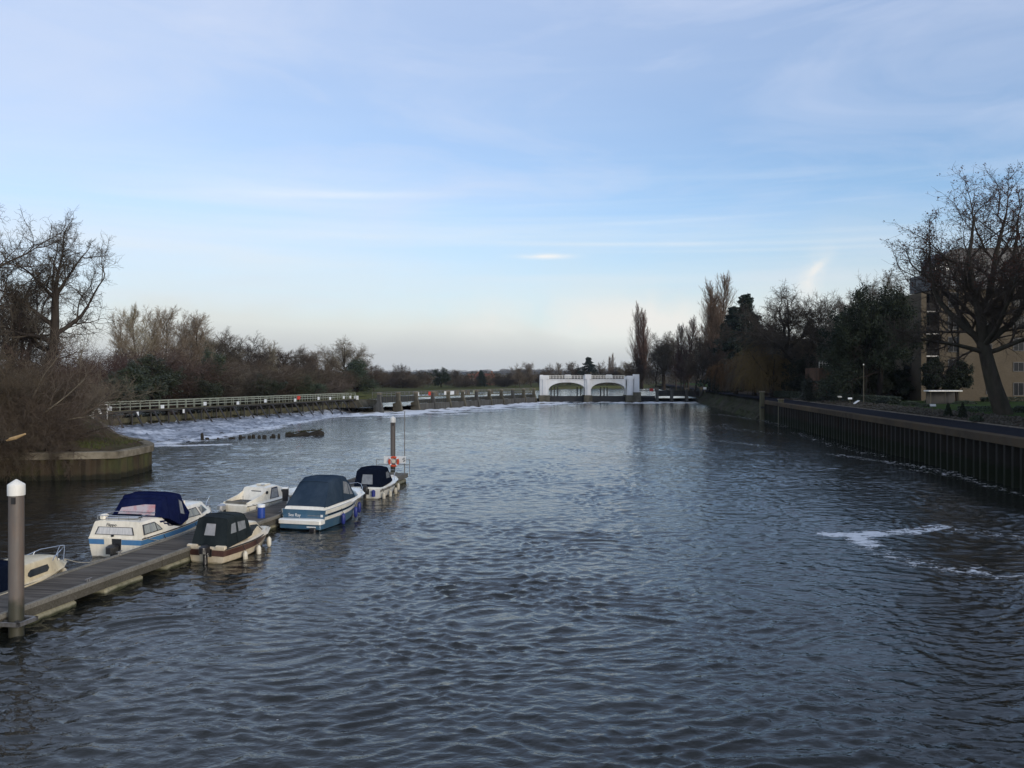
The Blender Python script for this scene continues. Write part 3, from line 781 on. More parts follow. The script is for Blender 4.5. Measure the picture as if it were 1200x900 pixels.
class Grow:
    """vectorised branching: every level holds all its branches at once"""
    def __init__(s, seed): s.rng = np.random.default_rng(seed); s.levels = []
    def start(s, P, D, L, Rr):
        s.P, s.D, s.L, s.R = (np.asarray(a, dtype=float) for a in (P, D, L, Rr)); return s
    def level(s, nseg, wob=.1, up=.0, tip=.35, droop=0.0):
        n = len(s.L); P = np.zeros((n, nseg + 1, 3)); rad = np.zeros((n, nseg + 1)); P[:, 0] = s.P; d = s.D.copy()
        dirs = np.zeros((n, nseg + 1, 3)); dirs[:, 0] = d
        for i in range(nseg):
            d = d + s.rng.normal(0, wob, d.shape); d[:, 2] += up - droop * (i + 1) / nseg; d = norm(d)
            P[:, i + 1] = P[:, i] + d * (s.L / nseg)[:, None]; dirs[:, i + 1] = d
        tt = np.linspace(0, 1, nseg + 1)
        rad = s.R[:, None] * (1 - (1 - tip) * tt[None, :])
        s.levels.append((P, rad, dirs, s.L)); return s
    def branch(s, n, t0, t1, ang, angsd, lr, rr, lpow=0.0, lfall=0.0, rmin=.01, keep=1.0, lsd=.18, endcap=False, az0=None):
        P, rad, dirs, L = s.levels[-1]
        m, k, _ = P.shape
        t = np.linspace(t0, t1, n)[None, :] + s.rng.uniform(-.5, .5, (m, n)) * (t1 - t0) / max(n, 1)
        t = np.clip(t, 0.02, .999)
        if endcap: t[:, -1] = .999
        f = t * (k - 1); i = np.floor(f).astype(int); fr = f - i; ii = np.arange(m)[:, None]
        p = P[ii, i] * (1 - fr)[..., None] + P[ii, i + 1] * fr[..., None]
        T = norm(P[ii, i + 1] - P[ii, i]); r = rad[ii, i] * (1 - fr) + rad[ii, i + 1] * fr
        ref = np.array([.31, .17, .93]); u = norm(np.cross(T, ref) + 1e-6); v = np.cross(T, u)
        ph = np.arange(n)[None, :] * 2.39996 + s.rng.uniform(0, 6.28, (m, 1)) + s.rng.normal(0, .4, (m, n))
        a = np.radians(np.clip(s.rng.normal(ang, angsd, (m, n)), 5, 120))
        if endcap: a[:, -1] *= .3
        d = T * np.cos(a)[..., None] + (u * np.cos(ph)[..., None] + v * np.sin(ph)[..., None]) * np.sin(a)[..., None]
        l = L[:, None] * lr * (1 - lfall * t) * np.clip(s.rng.normal(1, lsd, (m, n)), .4, 1.7)
        R2 = np.maximum(r * rr, rmin)
        sel = s.rng.random((m, n)) < keep
        s.P, s.D, s.L, s.R = p[sel], d[sel], l[sel], R2[sel]; return s
    def mesh(s, lv, sides):
        """tubes of the given levels -> (verts, quads)"""
        VV, FF, base = [], [], 0
        for li, sd_ in zip(lv, sides):
            P, rad, dirs, L = s.levels[li]; m, k, _ = P.shape
            T = norm(np.gradient(P, axis=1)); u = norm(np.cross(T, np.array([.31, .17, .93])) + 1e-6); v = np.cross(T, u)
            a = np.arange(sd_) * 2 * math.pi / sd_
            V = P[:, :, None, :] + rad[:, :, None, None] * (u[:, :, None, :] * np.cos(a)[None, None, :, None] + v[:, :, None, :] * np.sin(a)[None, None, :, None])
            j = np.arange(sd_); j2 = (j + 1) % sd_
            off = base + (np.arange(m)[:, None, None] * k + np.arange(k - 1)[None, :, None]) * sd_
            F = np.stack([off + j, off + j2, off + sd_ + j2, off + sd_ + j], -1).reshape(-1, 4)
            VV.append(V.reshape(-1, 3)); FF.append(F); base += V.size // 3
        return np.concatenate(VV), np.concatenate(FF)
    def nodes(s, lv, skip=1):
        return np.concatenate([s.levels[l][0][:, skip:].reshape(-1, 3) for l in lv])

def leaf_quads(rng, C, n, spread, size, flat=0.0):
    """little leaf faces scattered round the points C"""
    c = np.repeat(C, n, 0) + rng.normal(0, 1, (len(C) * n, 3)) * np.asarray(spread)
    a = norm(rng.normal(0, 1, c.shape)); b = rng.normal(0, 1, c.shape)
    if flat: a[:, 2] *= 1 - flat; a = norm(a); b[:, 2] *= 1 - flat
    b = norm(b - a * (a * b).sum(1, keepdims=True))
    s = size * rng.uniform(.6, 1.35, (len(c), 1))
    V = np.stack([c - a * s, c + b * s * .55, c + a * s, c - b * s * .55], 1).reshape(-1, 3)
    return V, np.arange(len(V)).reshape(-1, 4)

def tree_obj(name, label, cat, parts, group=None):
    """parts: list of (part name, verts, quads, material)"""
    t = thing(name, label, cat, (0, 0, 0), 0, group)
    for pn, V, F, m in parts:
        o = link_mesh(pn, mesh_from_np(pn, V, F), m, t)
        if pn in ('trunk',): o.data.polygons.foreach_set('use_smooth', [True] * len(o.data.polygons))
    return t

PROTO = {}
def proto(key, parts, H, base_name):
    zs = np.concatenate([p[1][:, 2] for p in parts]); H = float(np.percentile(zs, 99.6))
    PROTO[key] = dict(parts=[(pn, mesh_from_np(pn, V, F), m) for pn, V, F, m in parts], H=H, name=base_name)

def plant(key, x, y, zbase, H, label, cat='tree', group=None, rz=None, wide=1.0, mats=None, name=None, tilt=0.0):
    p = PROTO[key]; k = H / p['H']
    t = thing(name or p['name'], label, cat, (x, y, zbase), rnd.uniform(0, 6.28) if rz is None else rz, group)
    t.rotation_euler[1] = tilt
    t.scale = (k * wide, k * wide, k)
    for pn, me, m in p['parts']:
        mm = (mats or {}).get(pn, m)
        o = bpy.data.objects.new(pn, me); COL.objects.link(o); o.parent = t
        if not me.materials: me.materials.append(m)
        if mm is not m:
            o.material_slots[0].link = 'OBJECT'; o.material_slots[0].material = mm
    return t

def wood_tree(seed, kind):
    g = Grow(seed)
    if kind == 'mixed':      # rounded wood tree, 15 m
        g.start([(0, 0, -.5)], [(0.03, 0, 1)], [12.0], [.24]).level(9, .07, .05, .2)
        g.branch(19, .2, 1, 46, 10, .52, .55, lfall=.45, rmin=.05).level(6, .15, .10, .3)
        g.branch(8, .2, 1, 42, 12, .52, .6, lfall=.3, rmin=.028, endcap=True).level(4, .16, .08, .4)
        g.branch(7, .15, 1, 42, 14, .55, .6, lfall=.2, rmin=.018, endcap=True).level(3, .2, .05, .5)
        g.branch(8, .1, 1, 42, 14, .62, .7, rmin=.016, endcap=True).level(2, .2, .03, .6); H = 15
    elif kind == 'tall':     # upright pale tree, 17 m
        g.start([(0, 0, -.5)], [(0, 0.02, 1)], [15.5], [.22]).level(10, .04, .05, .15)
        g.branch(24, .25, 1, 30, 8, .36, .5, lfall=.5, rmin=.04).level(6, .09, .12, .3)
        g.branch(8, .2, 1, 34, 9, .42, .6, lfall=.3, rmin=.024, endcap=True).level(4, .12, .10, .4)
        g.branch(7, .15, 1, 34, 12, .5, .6, rmin=.016, endcap=True).level(3, .14, .08, .5)
        g.branch(5, .2, 1, 36, 12, .6, .7, rmin=.014, endcap=True).level(2, .2, .03, .6); H = 17
    elif kind == 'oak':      # broad gnarly oak, 19 m
        g.start([(0, 0, -.5)], [(0.06, 0.02, 1)], [8.5], [.62]).level(7, .06, .03, .62)
        g.branch(8, .5, 1, 46, 13, 1.12, .62, lfall=.28, rmin=.12, endcap=True).level(8, .2, .07, .25)
        g.branch(9, .2, 1, 46, 14, .5, .55, lfall=.35, rmin=.06, endcap=True).level(6, .24, .05, .3)
        g.branch(8, .15, 1, 46, 15, .52, .6, lfall=.2, rmin=.03, endcap=True).level(4, .22, .03, .4)
        g.branch(7, .12, 1, 46, 15, .52, .65, rmin=.02, endcap=True).level(3, .25, .02, .5)
        g.branch(3, .2, 1, 46, 15, .65, .7, rmin=.016).level(2, .25, 0, .6); H = 18.5
    elif kind == 'scrub':    # multi stemmed dense bush tree, 6 m
        n = 13; a = g.rng.uniform(0, 6.28, n); th = g.rng.uniform(.1, .85, n)
        g.start(np.stack([np.cos(a) * .5, np.sin(a) * .5, -.3 + 0 * a], 1), np.stack([np.cos(a) * np.sin(th), np.sin(a) * np.sin(th), np.cos(th)], 1), g.rng.uniform(3.6, 5.8, n), g.rng.uniform(.05, .1, n)).level(7, .12, .04, .25)
        g.branch(10, .12, 1, 40, 14, .48, .55, lfall=.3, rmin=.022).level(5, .18, .05, .35)
        g.branch(8, .12, 1, 42, 16, .55, .6, lfall=.2, rmin=.014).level(3, .2, .04, .5)
        g.branch(7, .1, 1, 45, 16, .6, .7, rmin=.011).level(2, .25, .02, .6); H = 5.8
        V, F = g.mesh([0], [5]); V2, F2 = g.mesh([1, 2, 3], [4, 3, 3])
        return [('stem', V, F), ('crown', V2, F2)], H
    else: raise ValueError
    lv = len(g.levels)
    V, F = g.mesh([0, 1], [10, 6]); V2, F2 = g.mesh(list(range(2, lv)), [5] + [3] * (lv - 3))
    return [('trunk', V, F), ('crown', V2, F2)], H

for key, kind, seeds, mt, mc, nm in (('mixed', 'mixed', (1, 2, 3), 'bark', 'twig_brown', 'bare_tree'), ('tall', 'tall', (4, 5), 'bark', 'twig_pale', 'bare_tree'),
                                     ('oak', 'oak', (6, 7), 'bark', 'twig_dark', 'oak_tree'), ('scrub', 'scrub', (8, 9), 'bark', 'twig_brown', 'bare_bush')):
    for q, sd_ in enumerate(seeds):
        parts, H = wood_tree(sd_, kind)
        proto(key + 'abc'[q], [(pn, V, F, M[mt if pn != 'crown' else mc]) for pn, V, F in parts], H, nm)

def poplar(seed, n_lead, H):
    g = Grow(seed)
    P = []; D = []; L = []
    for k in range(n_lead):
        a = k * 2.1 + .3; P.append((math.cos(a) * .5 * (n_lead > 1), math.sin(a) * .5 * (n_lead > 1), -.5)); D.append((math.cos(a) * .05, math.sin(a) * .05, 1)); L.append(H * (1.0 - .09 * k))
    g.start(P, norm(np.array(D, dtype=float)), L, [.34] * n_lead).level(12, .018, .02, .08)
    g.branch(74, .08, .99, 30, 7, .34, .42, lfall=.78, rmin=.04).level(7, .05, .15, .3)
    g.branch(10, .12, 1, 22, 8, .42, .55, lfall=.3, rmin=.024, endcap=True).level(4, .07, .14, .4)
    g.branch(7, .1, 1, 22, 9, .5, .6, rmin=.02).level(3, .09, .1, .5)
    V, F = g.mesh([0, 1], [8, 4]); V2, F2 = g.mesh([2, 3], [3, 3])
    return [('trunk', V, F, M['bark']), ('crown', V2, F2, M['twig_poplar'])], H
p_, H_ = poplar(21, 3, 30); proto('poplarbig', p_, H_, 'poplar_tree')
p_, H_ = poplar(22, 2, 27); proto('poplarpair', p_, H_, 'poplar_tree')

def willow(seed):
    g = Grow(seed)
    g.start([(0, 0, -.4)], [(.05, 0, 1)], [3.6], [.45]).level(5, .06, .03, .7)
    g.branch(8, .5, 1, 42, 10, 1.55, .5, rmin=.1, endcap=True).level(7, .12, .05, .3)
    g.branch(9, .25, 1, 48, 12, .5, .5, lfall=.2, rmin=.04).level(6, .12, .0, .4, droop=.25)
    g.branch(12, .2, 1, 60, 20, .95, .5, rmin=.016, lsd=.3).level(6, .06, .0, .6, droop=.75)
    g.branch(6, .1, .9, 22, 10, .55, .8, rmin=.015).level(3, .08, .0, .6, droop=.8)
    V, F = g.mesh([0, 1], [9, 6]); V2, F2 = g.mesh([2, 3, 4], [4, 3, 3])
    V2[:, 2] = np.maximum(V2[:, 2], .5)
    return [('trunk', V, F, M['bark_dark']), ('crown', V2, F2, M['twig_willow'])], 10.5
p_, H_ = willow(31); proto('willow', p_, H_, 'willow_tree')

def conifer(seed, H=22):
    g = Grow(seed)
    g.start([(0, 0, -.4)], [(0, 0, 1)], [H], [.42]).level(10, .015, .02, .08)
    g.branch(130, .10, .995, 84, 9, .30, .3, lfall=.93, rmin=.03, lsd=.28).level(6, .07, .0, .3, droop=.16)
    g.branch(7, .25, 1, 48, 12, .36, .6, lfall=.3, rmin=.02).level(3, .1, .0, .4, droop=.35)
    V, F = g.mesh([0], [8]); Vb, Fb = g.mesh([1, 2], [3, 3])
    Vl, Fl = leaf_quads(g.rng, np.concatenate([g.nodes([1], 2), g.nodes([2], 1)]), 7, (.22, .22, .16), .26)
    return [('trunk', V, F, M['bark_dark']), ('branches', Vb, Fb, M['bark_dark']), ('foliage', Vl, Fl, M['leaf_fir'])], H
p_, H_ = conifer(41); proto('conifer', p_, H_, 'conifer_tree')
p_, H_ = conifer(42, 19); proto('coniferb', p_, H_, 'conifer_tree')

def evergreen(seed, H, W, mleaf, open_=0.0, nl=7, size=.2):
    g = Grow(seed)
    g.start([(0, 0, -.4)], [(.03, .03, 1)], [H * .55], [H * .028]).level(6, .06, .02, .5)
    g.branch(13, .22 + open_ * .3, 1, 62, 18, W, .5, lfall=.35, rmin=.06, endcap=True).level(6, .16, .12, .3)
    g.branch(8, .3, 1, 48, 14, .46, .6, lfall=.3, rmin=.03, endcap=True).level(4, .18, .10, .4)
    g.branch(6, .3, 1, 48, 16, .5, .6, rmin=.02, endcap=True, keep=1 - open_ * .25).level(2, .2, .04, .5)
    V, F = g.mesh([0, 1], [9, 5]); Vb, Fb = g.mesh([2, 3], [3, 3])
    Vl, Fl = leaf_quads(g.rng, g.nodes([3], 1), nl, H * .022, size)
    return [('trunk', V, F, M['bark_dark']), ('branches', Vb, Fb, M['bark_dark']), ('foliage', Vl, Fl, mleaf)], max(Vl[:, 2].max() * .97, 1)
p_, H_ = evergreen(51, 12, .78, M['leaf_dark'], 0, 20, .17); proto('evergreen', p_, H_, 'evergreen_tree')
p_, H_ = evergreen(52, 16, .80, M['leaf_dark'], .7, 20, .15); proto('holm', p_, H_, 'evergreen_oak_tree')
p_, H_ = evergreen(53, 6, .85, M['leaf_green'], 0, 34, .062); proto('bushgreen', p_, H_, 'evergreen_bush')
p_, H_ = evergreen(54, 5, .62, M['leaf_dark'], .75, 16, .09); proto('smallgreen', p_, H_, 'small_evergreen_tree')

# ---- the three big bare trees and the thicket on the left-hand bank
def big_tree(seed, name, label, x, y, z, lean, Ltrunk, r, limb, spread=46, mats=('bark', 'twig_dark'), fork=.42):
    g = Grow(seed)
    g.start([(0, 0, -.6)], norm(np.array([lean])), [Ltrunk], [r]).level(8, .05, .035, .45)
    g.branch(8, fork, 1, spread, 12, limb, .60, lfall=.25, rmin=.1, endcap=True, lsd=.10).level(9, .13, .04, .22)
    g.branch(8, .25, 1, 48, 13, .50, .52, lfall=.35, rmin=.045, endcap=True).level(6, .18, .04, .3)
    g.branch(8, .2, 1, 48, 14, .48, .58, lfall=.2, rmin=.020, endcap=True).level(5, .2, .03, .4)
    g.branch(7, .15, 1, 46, 15, .50, .65, rmin=.011, endcap=True).level(4, .22, .02, .5)
    g.branch(3, .3, 1, 46, 15, .5, .7, rmin=.009).level(2, .25, 0, .6)
    V, F = g.mesh([0, 1], [12, 8]); V2, F2 = g.mesh([2, 3, 4, 5], [5, 4, 3, 3])
    t = tree_obj(name, label, 'tree', [('trunk', V, F, M[mats[0]]), ('crown', V2, F2, M[mats[1]])])
    t.location = (x, y, z); return t
# ------------------------------------------------------------------ planting: left bank
big_tree(101, 'bare_tree', 'large bare tree with a leaning trunk and rounded crown above the brown thicket', -36.6, 66, 3.6, (.24, 0, 1), 10.6, .50, .57, 50, fork=.50)
big_tree(102, 'bare_tree', 'dark many limbed bare tree behind the thicket beside the leaning tree', -38.8, 65, 3.8, (.03, 0, 1), 8.0, .36, .74, 42, fork=.3)
big_tree(103, 'bare_tree', 'tall bare tree cut by the picture edge above the thicket', -38.6, 60, 3.9, (-.02, .05, 1), 11.2, .42, .62, 44, fork=.3)
big_tree(104, 'bare_tree', 'pale bare tree half hidden behind the dark many limbed tree', -44.5, 77, 3.6, (.05, 0, 1), 8.5, .34, .68, 42, mats=('bark', 'twig_brown'), fork=.3)

def thicket(seed, label, x, y, z, n, Lr, spread, mat_key, lean=(0, 0), droop=0.0, group=None, dense=9):
    g = Grow(seed)
    a = g.rng.uniform(0, 6.28, n); th = g.rng.uniform(.08, spread, n)
    D = np.stack([np.cos(a) * np.sin(th) + lean[0], np.sin(a) * np.sin(th) + lean[1], np.cos(th)], 1)
    g.start(np.stack([np.cos(a) * g.rng.uniform(.1, 1.2, n), np.sin(a) * g.rng.uniform(.1, 1.0, n), -.4 + 0 * a], 1), norm(D), g.rng.uniform(Lr * .6, Lr, n), g.rng.uniform(.035, .085, n)).level(8, .13, .03, .25, droop=droop)
    g.branch(11, .12, 1, 42, 16, .5, .5, lfall=.3, rmin=.016).level(5, .18, .03, .35, droop=droop)
    g.branch(dense, .12, 1, 42, 16, .52, .6, lfall=.2, rmin=.010).level(4, .2, .03, .5, droop=droop)
    g.branch(6, .1, 1, 42, 16, .55, .7, rmin=.008).level(2, .22, .02, .6)
    V, F = g.mesh([0], [5]); V2, F2 = g.mesh([1, 2, 3], [4, 3, 3])
    t = tree_obj('bare_bush', label, 'bush', [('stem', V, F, M['bark']), ('crown', V2, F2, M[mat_key])], group)
    t.location = (x, y, z); return t
BUSH = [
    ('dense reddish brown thicket bush at the picture edge above the boulders', -35.2, 54.6, 1.9, 20, 5.2, 1.0, 'twig_brown', (.1, -.15), .10),
    ('brown thicket bush with fine twigs spreading over the bank wall', -32.2, 55.8, 2.0, 18, 4.0, 1.05, 'twig_brown', (.12, -.12), .14),
    ('tall brown bush standing under the dark many limbed tree', -36.8, 58.5, 3.2, 13, 5.4, .75, 'twig_brown', (.05, 0), .03),
    ('tall plum tinted bush under the crown of the leaning tree', -34.6, 62.5, 3.4, 12, 4.9, .8, 'twig_plum', (.1, 0), .03),
    ('wide olive brown bush beside the near end of the weir walkway', -37.6, 72.0, 3.0, 12, 4.6, .8, 'twig_grey', (.08, 0), .04),
    ('plum brown bush at the back of the bank behind the olive bush', -42.0, 80.0, 2.8, 14, 6.4, .75, 'twig_plum', (.1, 0), .03),
    ('brown bush beside the path on the far slope of the mound', -40.0, 70.0, 3.6, 14, 5.8, .8, 'twig_brown', (0, 0), .03),
    ('low twiggy bush drooping to the water from the bank wall', -33.4, 52.9, 1.2, 16, 3.0, 1.3, 'twig_brown', (.05, -.35), .30),
    ('low twiggy bush drooping over the boulders at the picture edge', -36.6, 52.0, 1.0, 16, 3.2, 1.2, 'twig_brown', (.0, -.35), .28),
    ('thin reddish bush low on the mound near the coping', -31.4, 58.6, 2.2, 14, 3.0, 1.1, 'twig_plum', (.1, -.05), .12),
    ('brown twiggy bush hanging over the wall where the coping disappears', -30.6, 55.0, 1.7, 16, 3.4, 1.25, 'twig_brown', (.0, -.35), .24),
    ('thick brown bush trailing twigs into the water over the boulders', -34.8, 52.6, 1.4, 20, 3.6, 1.2, 'twig_brown', (.1, -.4), .30),
    ('tall reddish brown bush behind the broken branch', -34.0, 57.5, 2.8, 18, 5.6, .95, 'twig_brown', (.05, 0), .06),
    ('tall greyish bush at the picture edge behind the broken branch', -36.2, 56.0, 2.8, 18, 5.8, .9, 'twig_grey', (.0, 0), .05),
]
for i, (lb, x, y, z, n, Lr, sp, mk, ln, dr) in enumerate(BUSH):
    thicket(200 + i, lb, x, y, z, n, Lr, sp, mk, ln, dr)
# pale arching stems rising out of the thicket
def arching(seed, label, x, y, z, lean, L, r, mk='twig_pale'):
    g = Grow(seed)
    n = len(lean)
    g.start([(0, 0, 0)] * n, norm(np.array(lean, dtype=float)), [L] * n, [r] * n).level(9, .06, -.01, .2)
    g.branch(7, .35, 1, 28, 10, .42, .5, lfall=.3, rmin=.018).level(6, .12, .02, .3)
    g.branch(7, .2, 1, 34, 12, .5, .6, rmin=.012).level(4, .15, .02, .4)
    g.branch(5, .2, 1, 36, 14, .5, .7, rmin=.009).level(3, .15, 0, .5)
    V, F = g.mesh([0], [6]); V2, F2 = g.mesh([1, 2, 3], [4, 3, 3])
    t = tree_obj('bare_bush', label, 'bush', [('stem', V, F, M[mk]), ('crown', V2, F2, M[mk])]); t.location = (x, y, z)
arching(301, 'pale arching branches reaching out over the brown thicket towards the weir', -33.5, 57.0, 2.6, [(.75, .1, .62), (.55, .2, .9), (.95, .0, .30)], 6.2, .085, 'twig_grey')
arching(302, 'pale slender branches fanning out beside the plum tinted bush', -32.8, 63.0, 3.0, [(.6, .1, .7), (.3, 0, 1), (.8, -.1, .45)], 5.2, .06, 'twig_grey')
b = MB(); bp = [(-33.4, 51.4, 1.9), (-32.2, 51.2, 2.2), (-31.0, 51.0, 2.62), (-29.9, 50.8, 2.82), (-28.9, 50.6, 3.1)]
b.tube([(p[0] + 33.4, p[1] - 51.4, p[2] - 1.9) for p in bp[:4]], [.13, .12, .105, .09], 8)
t = thing('broken_branch', 'snapped branch with a pale torn end sticking out of the thicket', 'branch', (-33.4, 51.4, 1.9))
b.build('bark_limb', M['bark'], t)
MB().tube([(3.3, -.55, .86), (3.9, -.68, 1.0), (4.55, -.8, 1.24)], [.10, .115, .05], 7).build('torn_wood', M['wood_pale'], t)
MB().tube([(.15, .1, -.1), (.75, -.12, .12), (1.2, -.2, .2)], [.135, .128, .115], 7).build('torn_wood', M['wood_pale'], t)
# grass clumps on the tip of the bank
def tufts(n, seed, fn, m, name, h=(.12, .35)):
    rng = np.random.default_rng(seed); V = []
    for k in range(n):
        x, y, z = fn(rng)
        for q in range(7):
            a = rng.uniform(0, 6.28); hh = rng.uniform(*h); w_ = .012 + hh * .03; ln = rng.uniform(.1, .6) * hh
            c, s_ = math.cos(a), math.sin(a); ox, oy = rng.normal(0, .06, 2)
            V.append([(x + ox - s_ * w_, y + oy + c * w_, z), (x + ox + s_ * w_, y + oy - c * w_, z), (x + ox + c * ln, y + oy + s_ * ln, z + hh)])
    V = np.array(V).reshape(-1, 3)
    return tag(link_mesh(name, mesh_from_np(name, V, None, np.arange(len(V)).reshape(-1, 3)), m), kind='stuff')
def on_left(rng):
    x = -27.6 - 8.5 * rng.random() ** .9; y = 56.0 + rng.random() * (8 + (-27.6 - x) * .55)
    e = min(y - 54.3, (63.5 + (-26.6 - x) * .9) - y); d = max(0, -25.5 - x)
    return x, y, 1.60 + 2.5 * min(1, max(0, e) / 9) ** .8 * min(1, max(0, d - 2) / 9)
tufts(1500, 5, on_left, mat('grass_blade', (.075, .095, .032), (.10, .085, .045), .9, .4), 'grass')

# ------------------------------------------------------------------ the wood behind the long weir
def wood(px, Y, topy, key, label, cat='tree', group=None, mats=None, wide=1.0, zb=2.1, name=None):
    x, zt = xz_at(px, topy - (9 if Y < 300 and topy < 412 else 5 if Y < 300 else 0), Y)
    return plant(key, x, Y, zb, zt - zb, label, cat, group, mats=mats, wide=wide * (1.3 if Y < 300 else 1.1), name=name)
G1 = 'bare trees in the wood behind the long weir'
TW = {'crown': M['twig_dark']}; TG = {'crown': M['twig_grey']}; TP = {'crown': M['twig_plum']}; TB = {'crown': M['twig_brown']}
WOOD = [  # px, Y, top py, kind, mats, wide, label
    (146, 140, 376, 'talla', None, 1.0, 'pale slender bare tree rising beside the big leaning tree'),
    (160, 146, 368, 'tallb', None, 1.0, 'tall pale bare tree, first of the pale row behind the thicket'),
    (178, 150, 371, 'talla', None, 1.0, 'tall pale bare tree, second of the pale row'),
    (194, 154, 370, 'tallb', None, 1.05, 'tallest pale bare tree of the row, behind the plum bushes'),
    (212, 158, 374, 'talla', None, 1.05, 'pale bare tree in the middle of the row behind the weir'),
    (226, 160, 377, 'tallb', None, 1.1, 'last tall pale bare tree where the row starts to drop'),
    (240, 163, 391, 'mixeda', TG, 1.0, 'greyish rounded bare tree just past the pale row'),
    (254, 166, 396, 'mixedb', TW, 1.0, 'dark rounded bare tree over the first ivy mass'),
    (268, 172, 400, 'mixedc', TB, 1.15, 'broad brown bare tree over the walkway middle'),
    (284, 180, 404, 'mixeda', TW, 1.15, 'dark broad bare tree with flat top behind the weir'),
    (299, 186, 410, 'mixedb', TG, 1.0, 'grey bare tree standing in the dip of the wood'),
    (314, 192, 409, 'talla', TG, 1.0, 'slim grey tree poking above the dip of the wood'),
    (328, 200, 414, 'mixedc', TB, 1.2, 'brown bare tree above the red sign'),
    (343, 206, 413, 'mixeda', TW, 1.15, 'dark bare tree behind the sign plates of the walkway'),
    (358, 214, 413, 'mixedb', TB, 1.15, 'brown spreading bare tree two along from the red sign'),
    (373, 222, 415, 'mixedc', TG, 1.2, 'grey brown bare tree before the round evergreen'),
    (386, 236, 420, 'mixeda', TB, .8, 'low brown bare tree touching the round evergreen'),
    (416, 262, 407, 'oaka', TG, 1.0, 'bare oak with domed crown standing over the round evergreen'),
    (438, 268, 428, 'mixedb', TB, 1.1, 'small brown tree just past the round evergreen'),
]
for px, Y, ty, k, mt, wd, lb in WOOD: wood(px, Y, ty, k, lb, 'tree', G1, mt, wd)
UNDER = [
    (108, 118, 418, 'scruba', TP, 1.3, 'plum bush behind the walkway end near the thicket'),
    (128, 122, 412, 'scrubb', TP, 1.3, 'large plum bush below the first pale trees'),
    (150, 126, 410, 'scruba', TP, 1.4, 'plum brown bush at the back of the wood edge'),
    (170, 128, 407, 'scrubb', TP, 1.4, 'tall plum bush in front of the pale row'),
    (186, 134, 414, 'scruba', TP, 1.4, 'plum bush sloping down to the ivy mass'),
    (204, 138, 426, 'scrubb', TB, 1.5, 'brown bush above the walkway rail'),
    (222, 142, 424, 'scruba', TG, 1.5, 'grey brown bush between two ivy masses'),
    (238, 146, 424, 'scrubb', TW, 1.5, 'dark twiggy bush beside the taller ivy mass'),
    (262, 152, 424, 'scruba', TG, 1.5, 'pale grey bush with fan of twigs behind the walkway'),
    (280, 158, 421, 'scrubb', TB, 1.5, 'brown bush left of the grassy gap'),
    (298, 166, 426, 'scruba', TG, 1.6, 'grey bush above the grassy gap'),
    (318, 172, 428, 'scrubb', TB, 1.6, 'brown bush right of the grassy gap'),
    (338, 180, 428, 'scruba', TW, 1.6, 'dark bush straight behind the red sign'),
    (357, 188, 427, 'scrubb', TG, 1.6, 'grey bush behind the far walkway railing'),
    (376, 198, 428, 'scruba', TB, 1.6, 'brown bush two along before the round evergreen'),
    (389, 212, 432, 'scrubb', TW, 1.1, 'dark bush next to the round evergreen'),
]
for px, Y, ty, k, mt, wd, lb in UNDER: wood(px, Y, ty + 7, k, lb, 'bush', 'bare bushes along the edge of the wood', mt, wd)
IVY = [(174, 117, 424, 'bushgreen', 1.1, 'dark ivy covered mass between the plum bushes and the walkway'), (150, 112, 438, 'bushgreen', 1.3, 'low ivy mass nearest to the thicket'),
       (247, 138, 418, 'evergreen', .75, 'tall narrow ivy clad tree rising behind the walkway'), (222, 131, 440, 'bushgreen', 1.2, 'low ivy mass in front of the grey brown bush'),
       (305, 152, 444, 'bushgreen', 1.3, 'low dark ivy patch by the grassy gap'), (360, 172, 446, 'bushgreen', 1.3, 'low dark ivy patch under the grey bush')]
for px, Y, ty, k, wd, lb in IVY: wood(px, Y, ty, k, lb, 'evergreen', None, {'foliage': M['leaf_ivy']}, wd, name='ivy_bush')
x, zt = xz_at(419, 423, 224); plant('evergreen', x, 224, 1.9, zt - 1.9, 'dense round dark evergreen at the far end of the wood', 'evergreen', wide=1.9, mats={'foliage': M['leaf_green']}, name='evergreen_tree')
# grassy bank strip below the wood
structure(MB().add([(-72, 108.5, 1.6), (-54.6, 160, 1.6), (-49.8, 196, 1.6), (-37.0, 218, 1.6), (-39, 221, 2.6), (-53, 198, 3.2), (-59, 161, 3.2), (-78, 111, 3.2)], [(0, 1, 6, 7), (1, 2, 5, 6), (2, 3, 4, 5)]).build('grass_bank', M['grass_strip']))

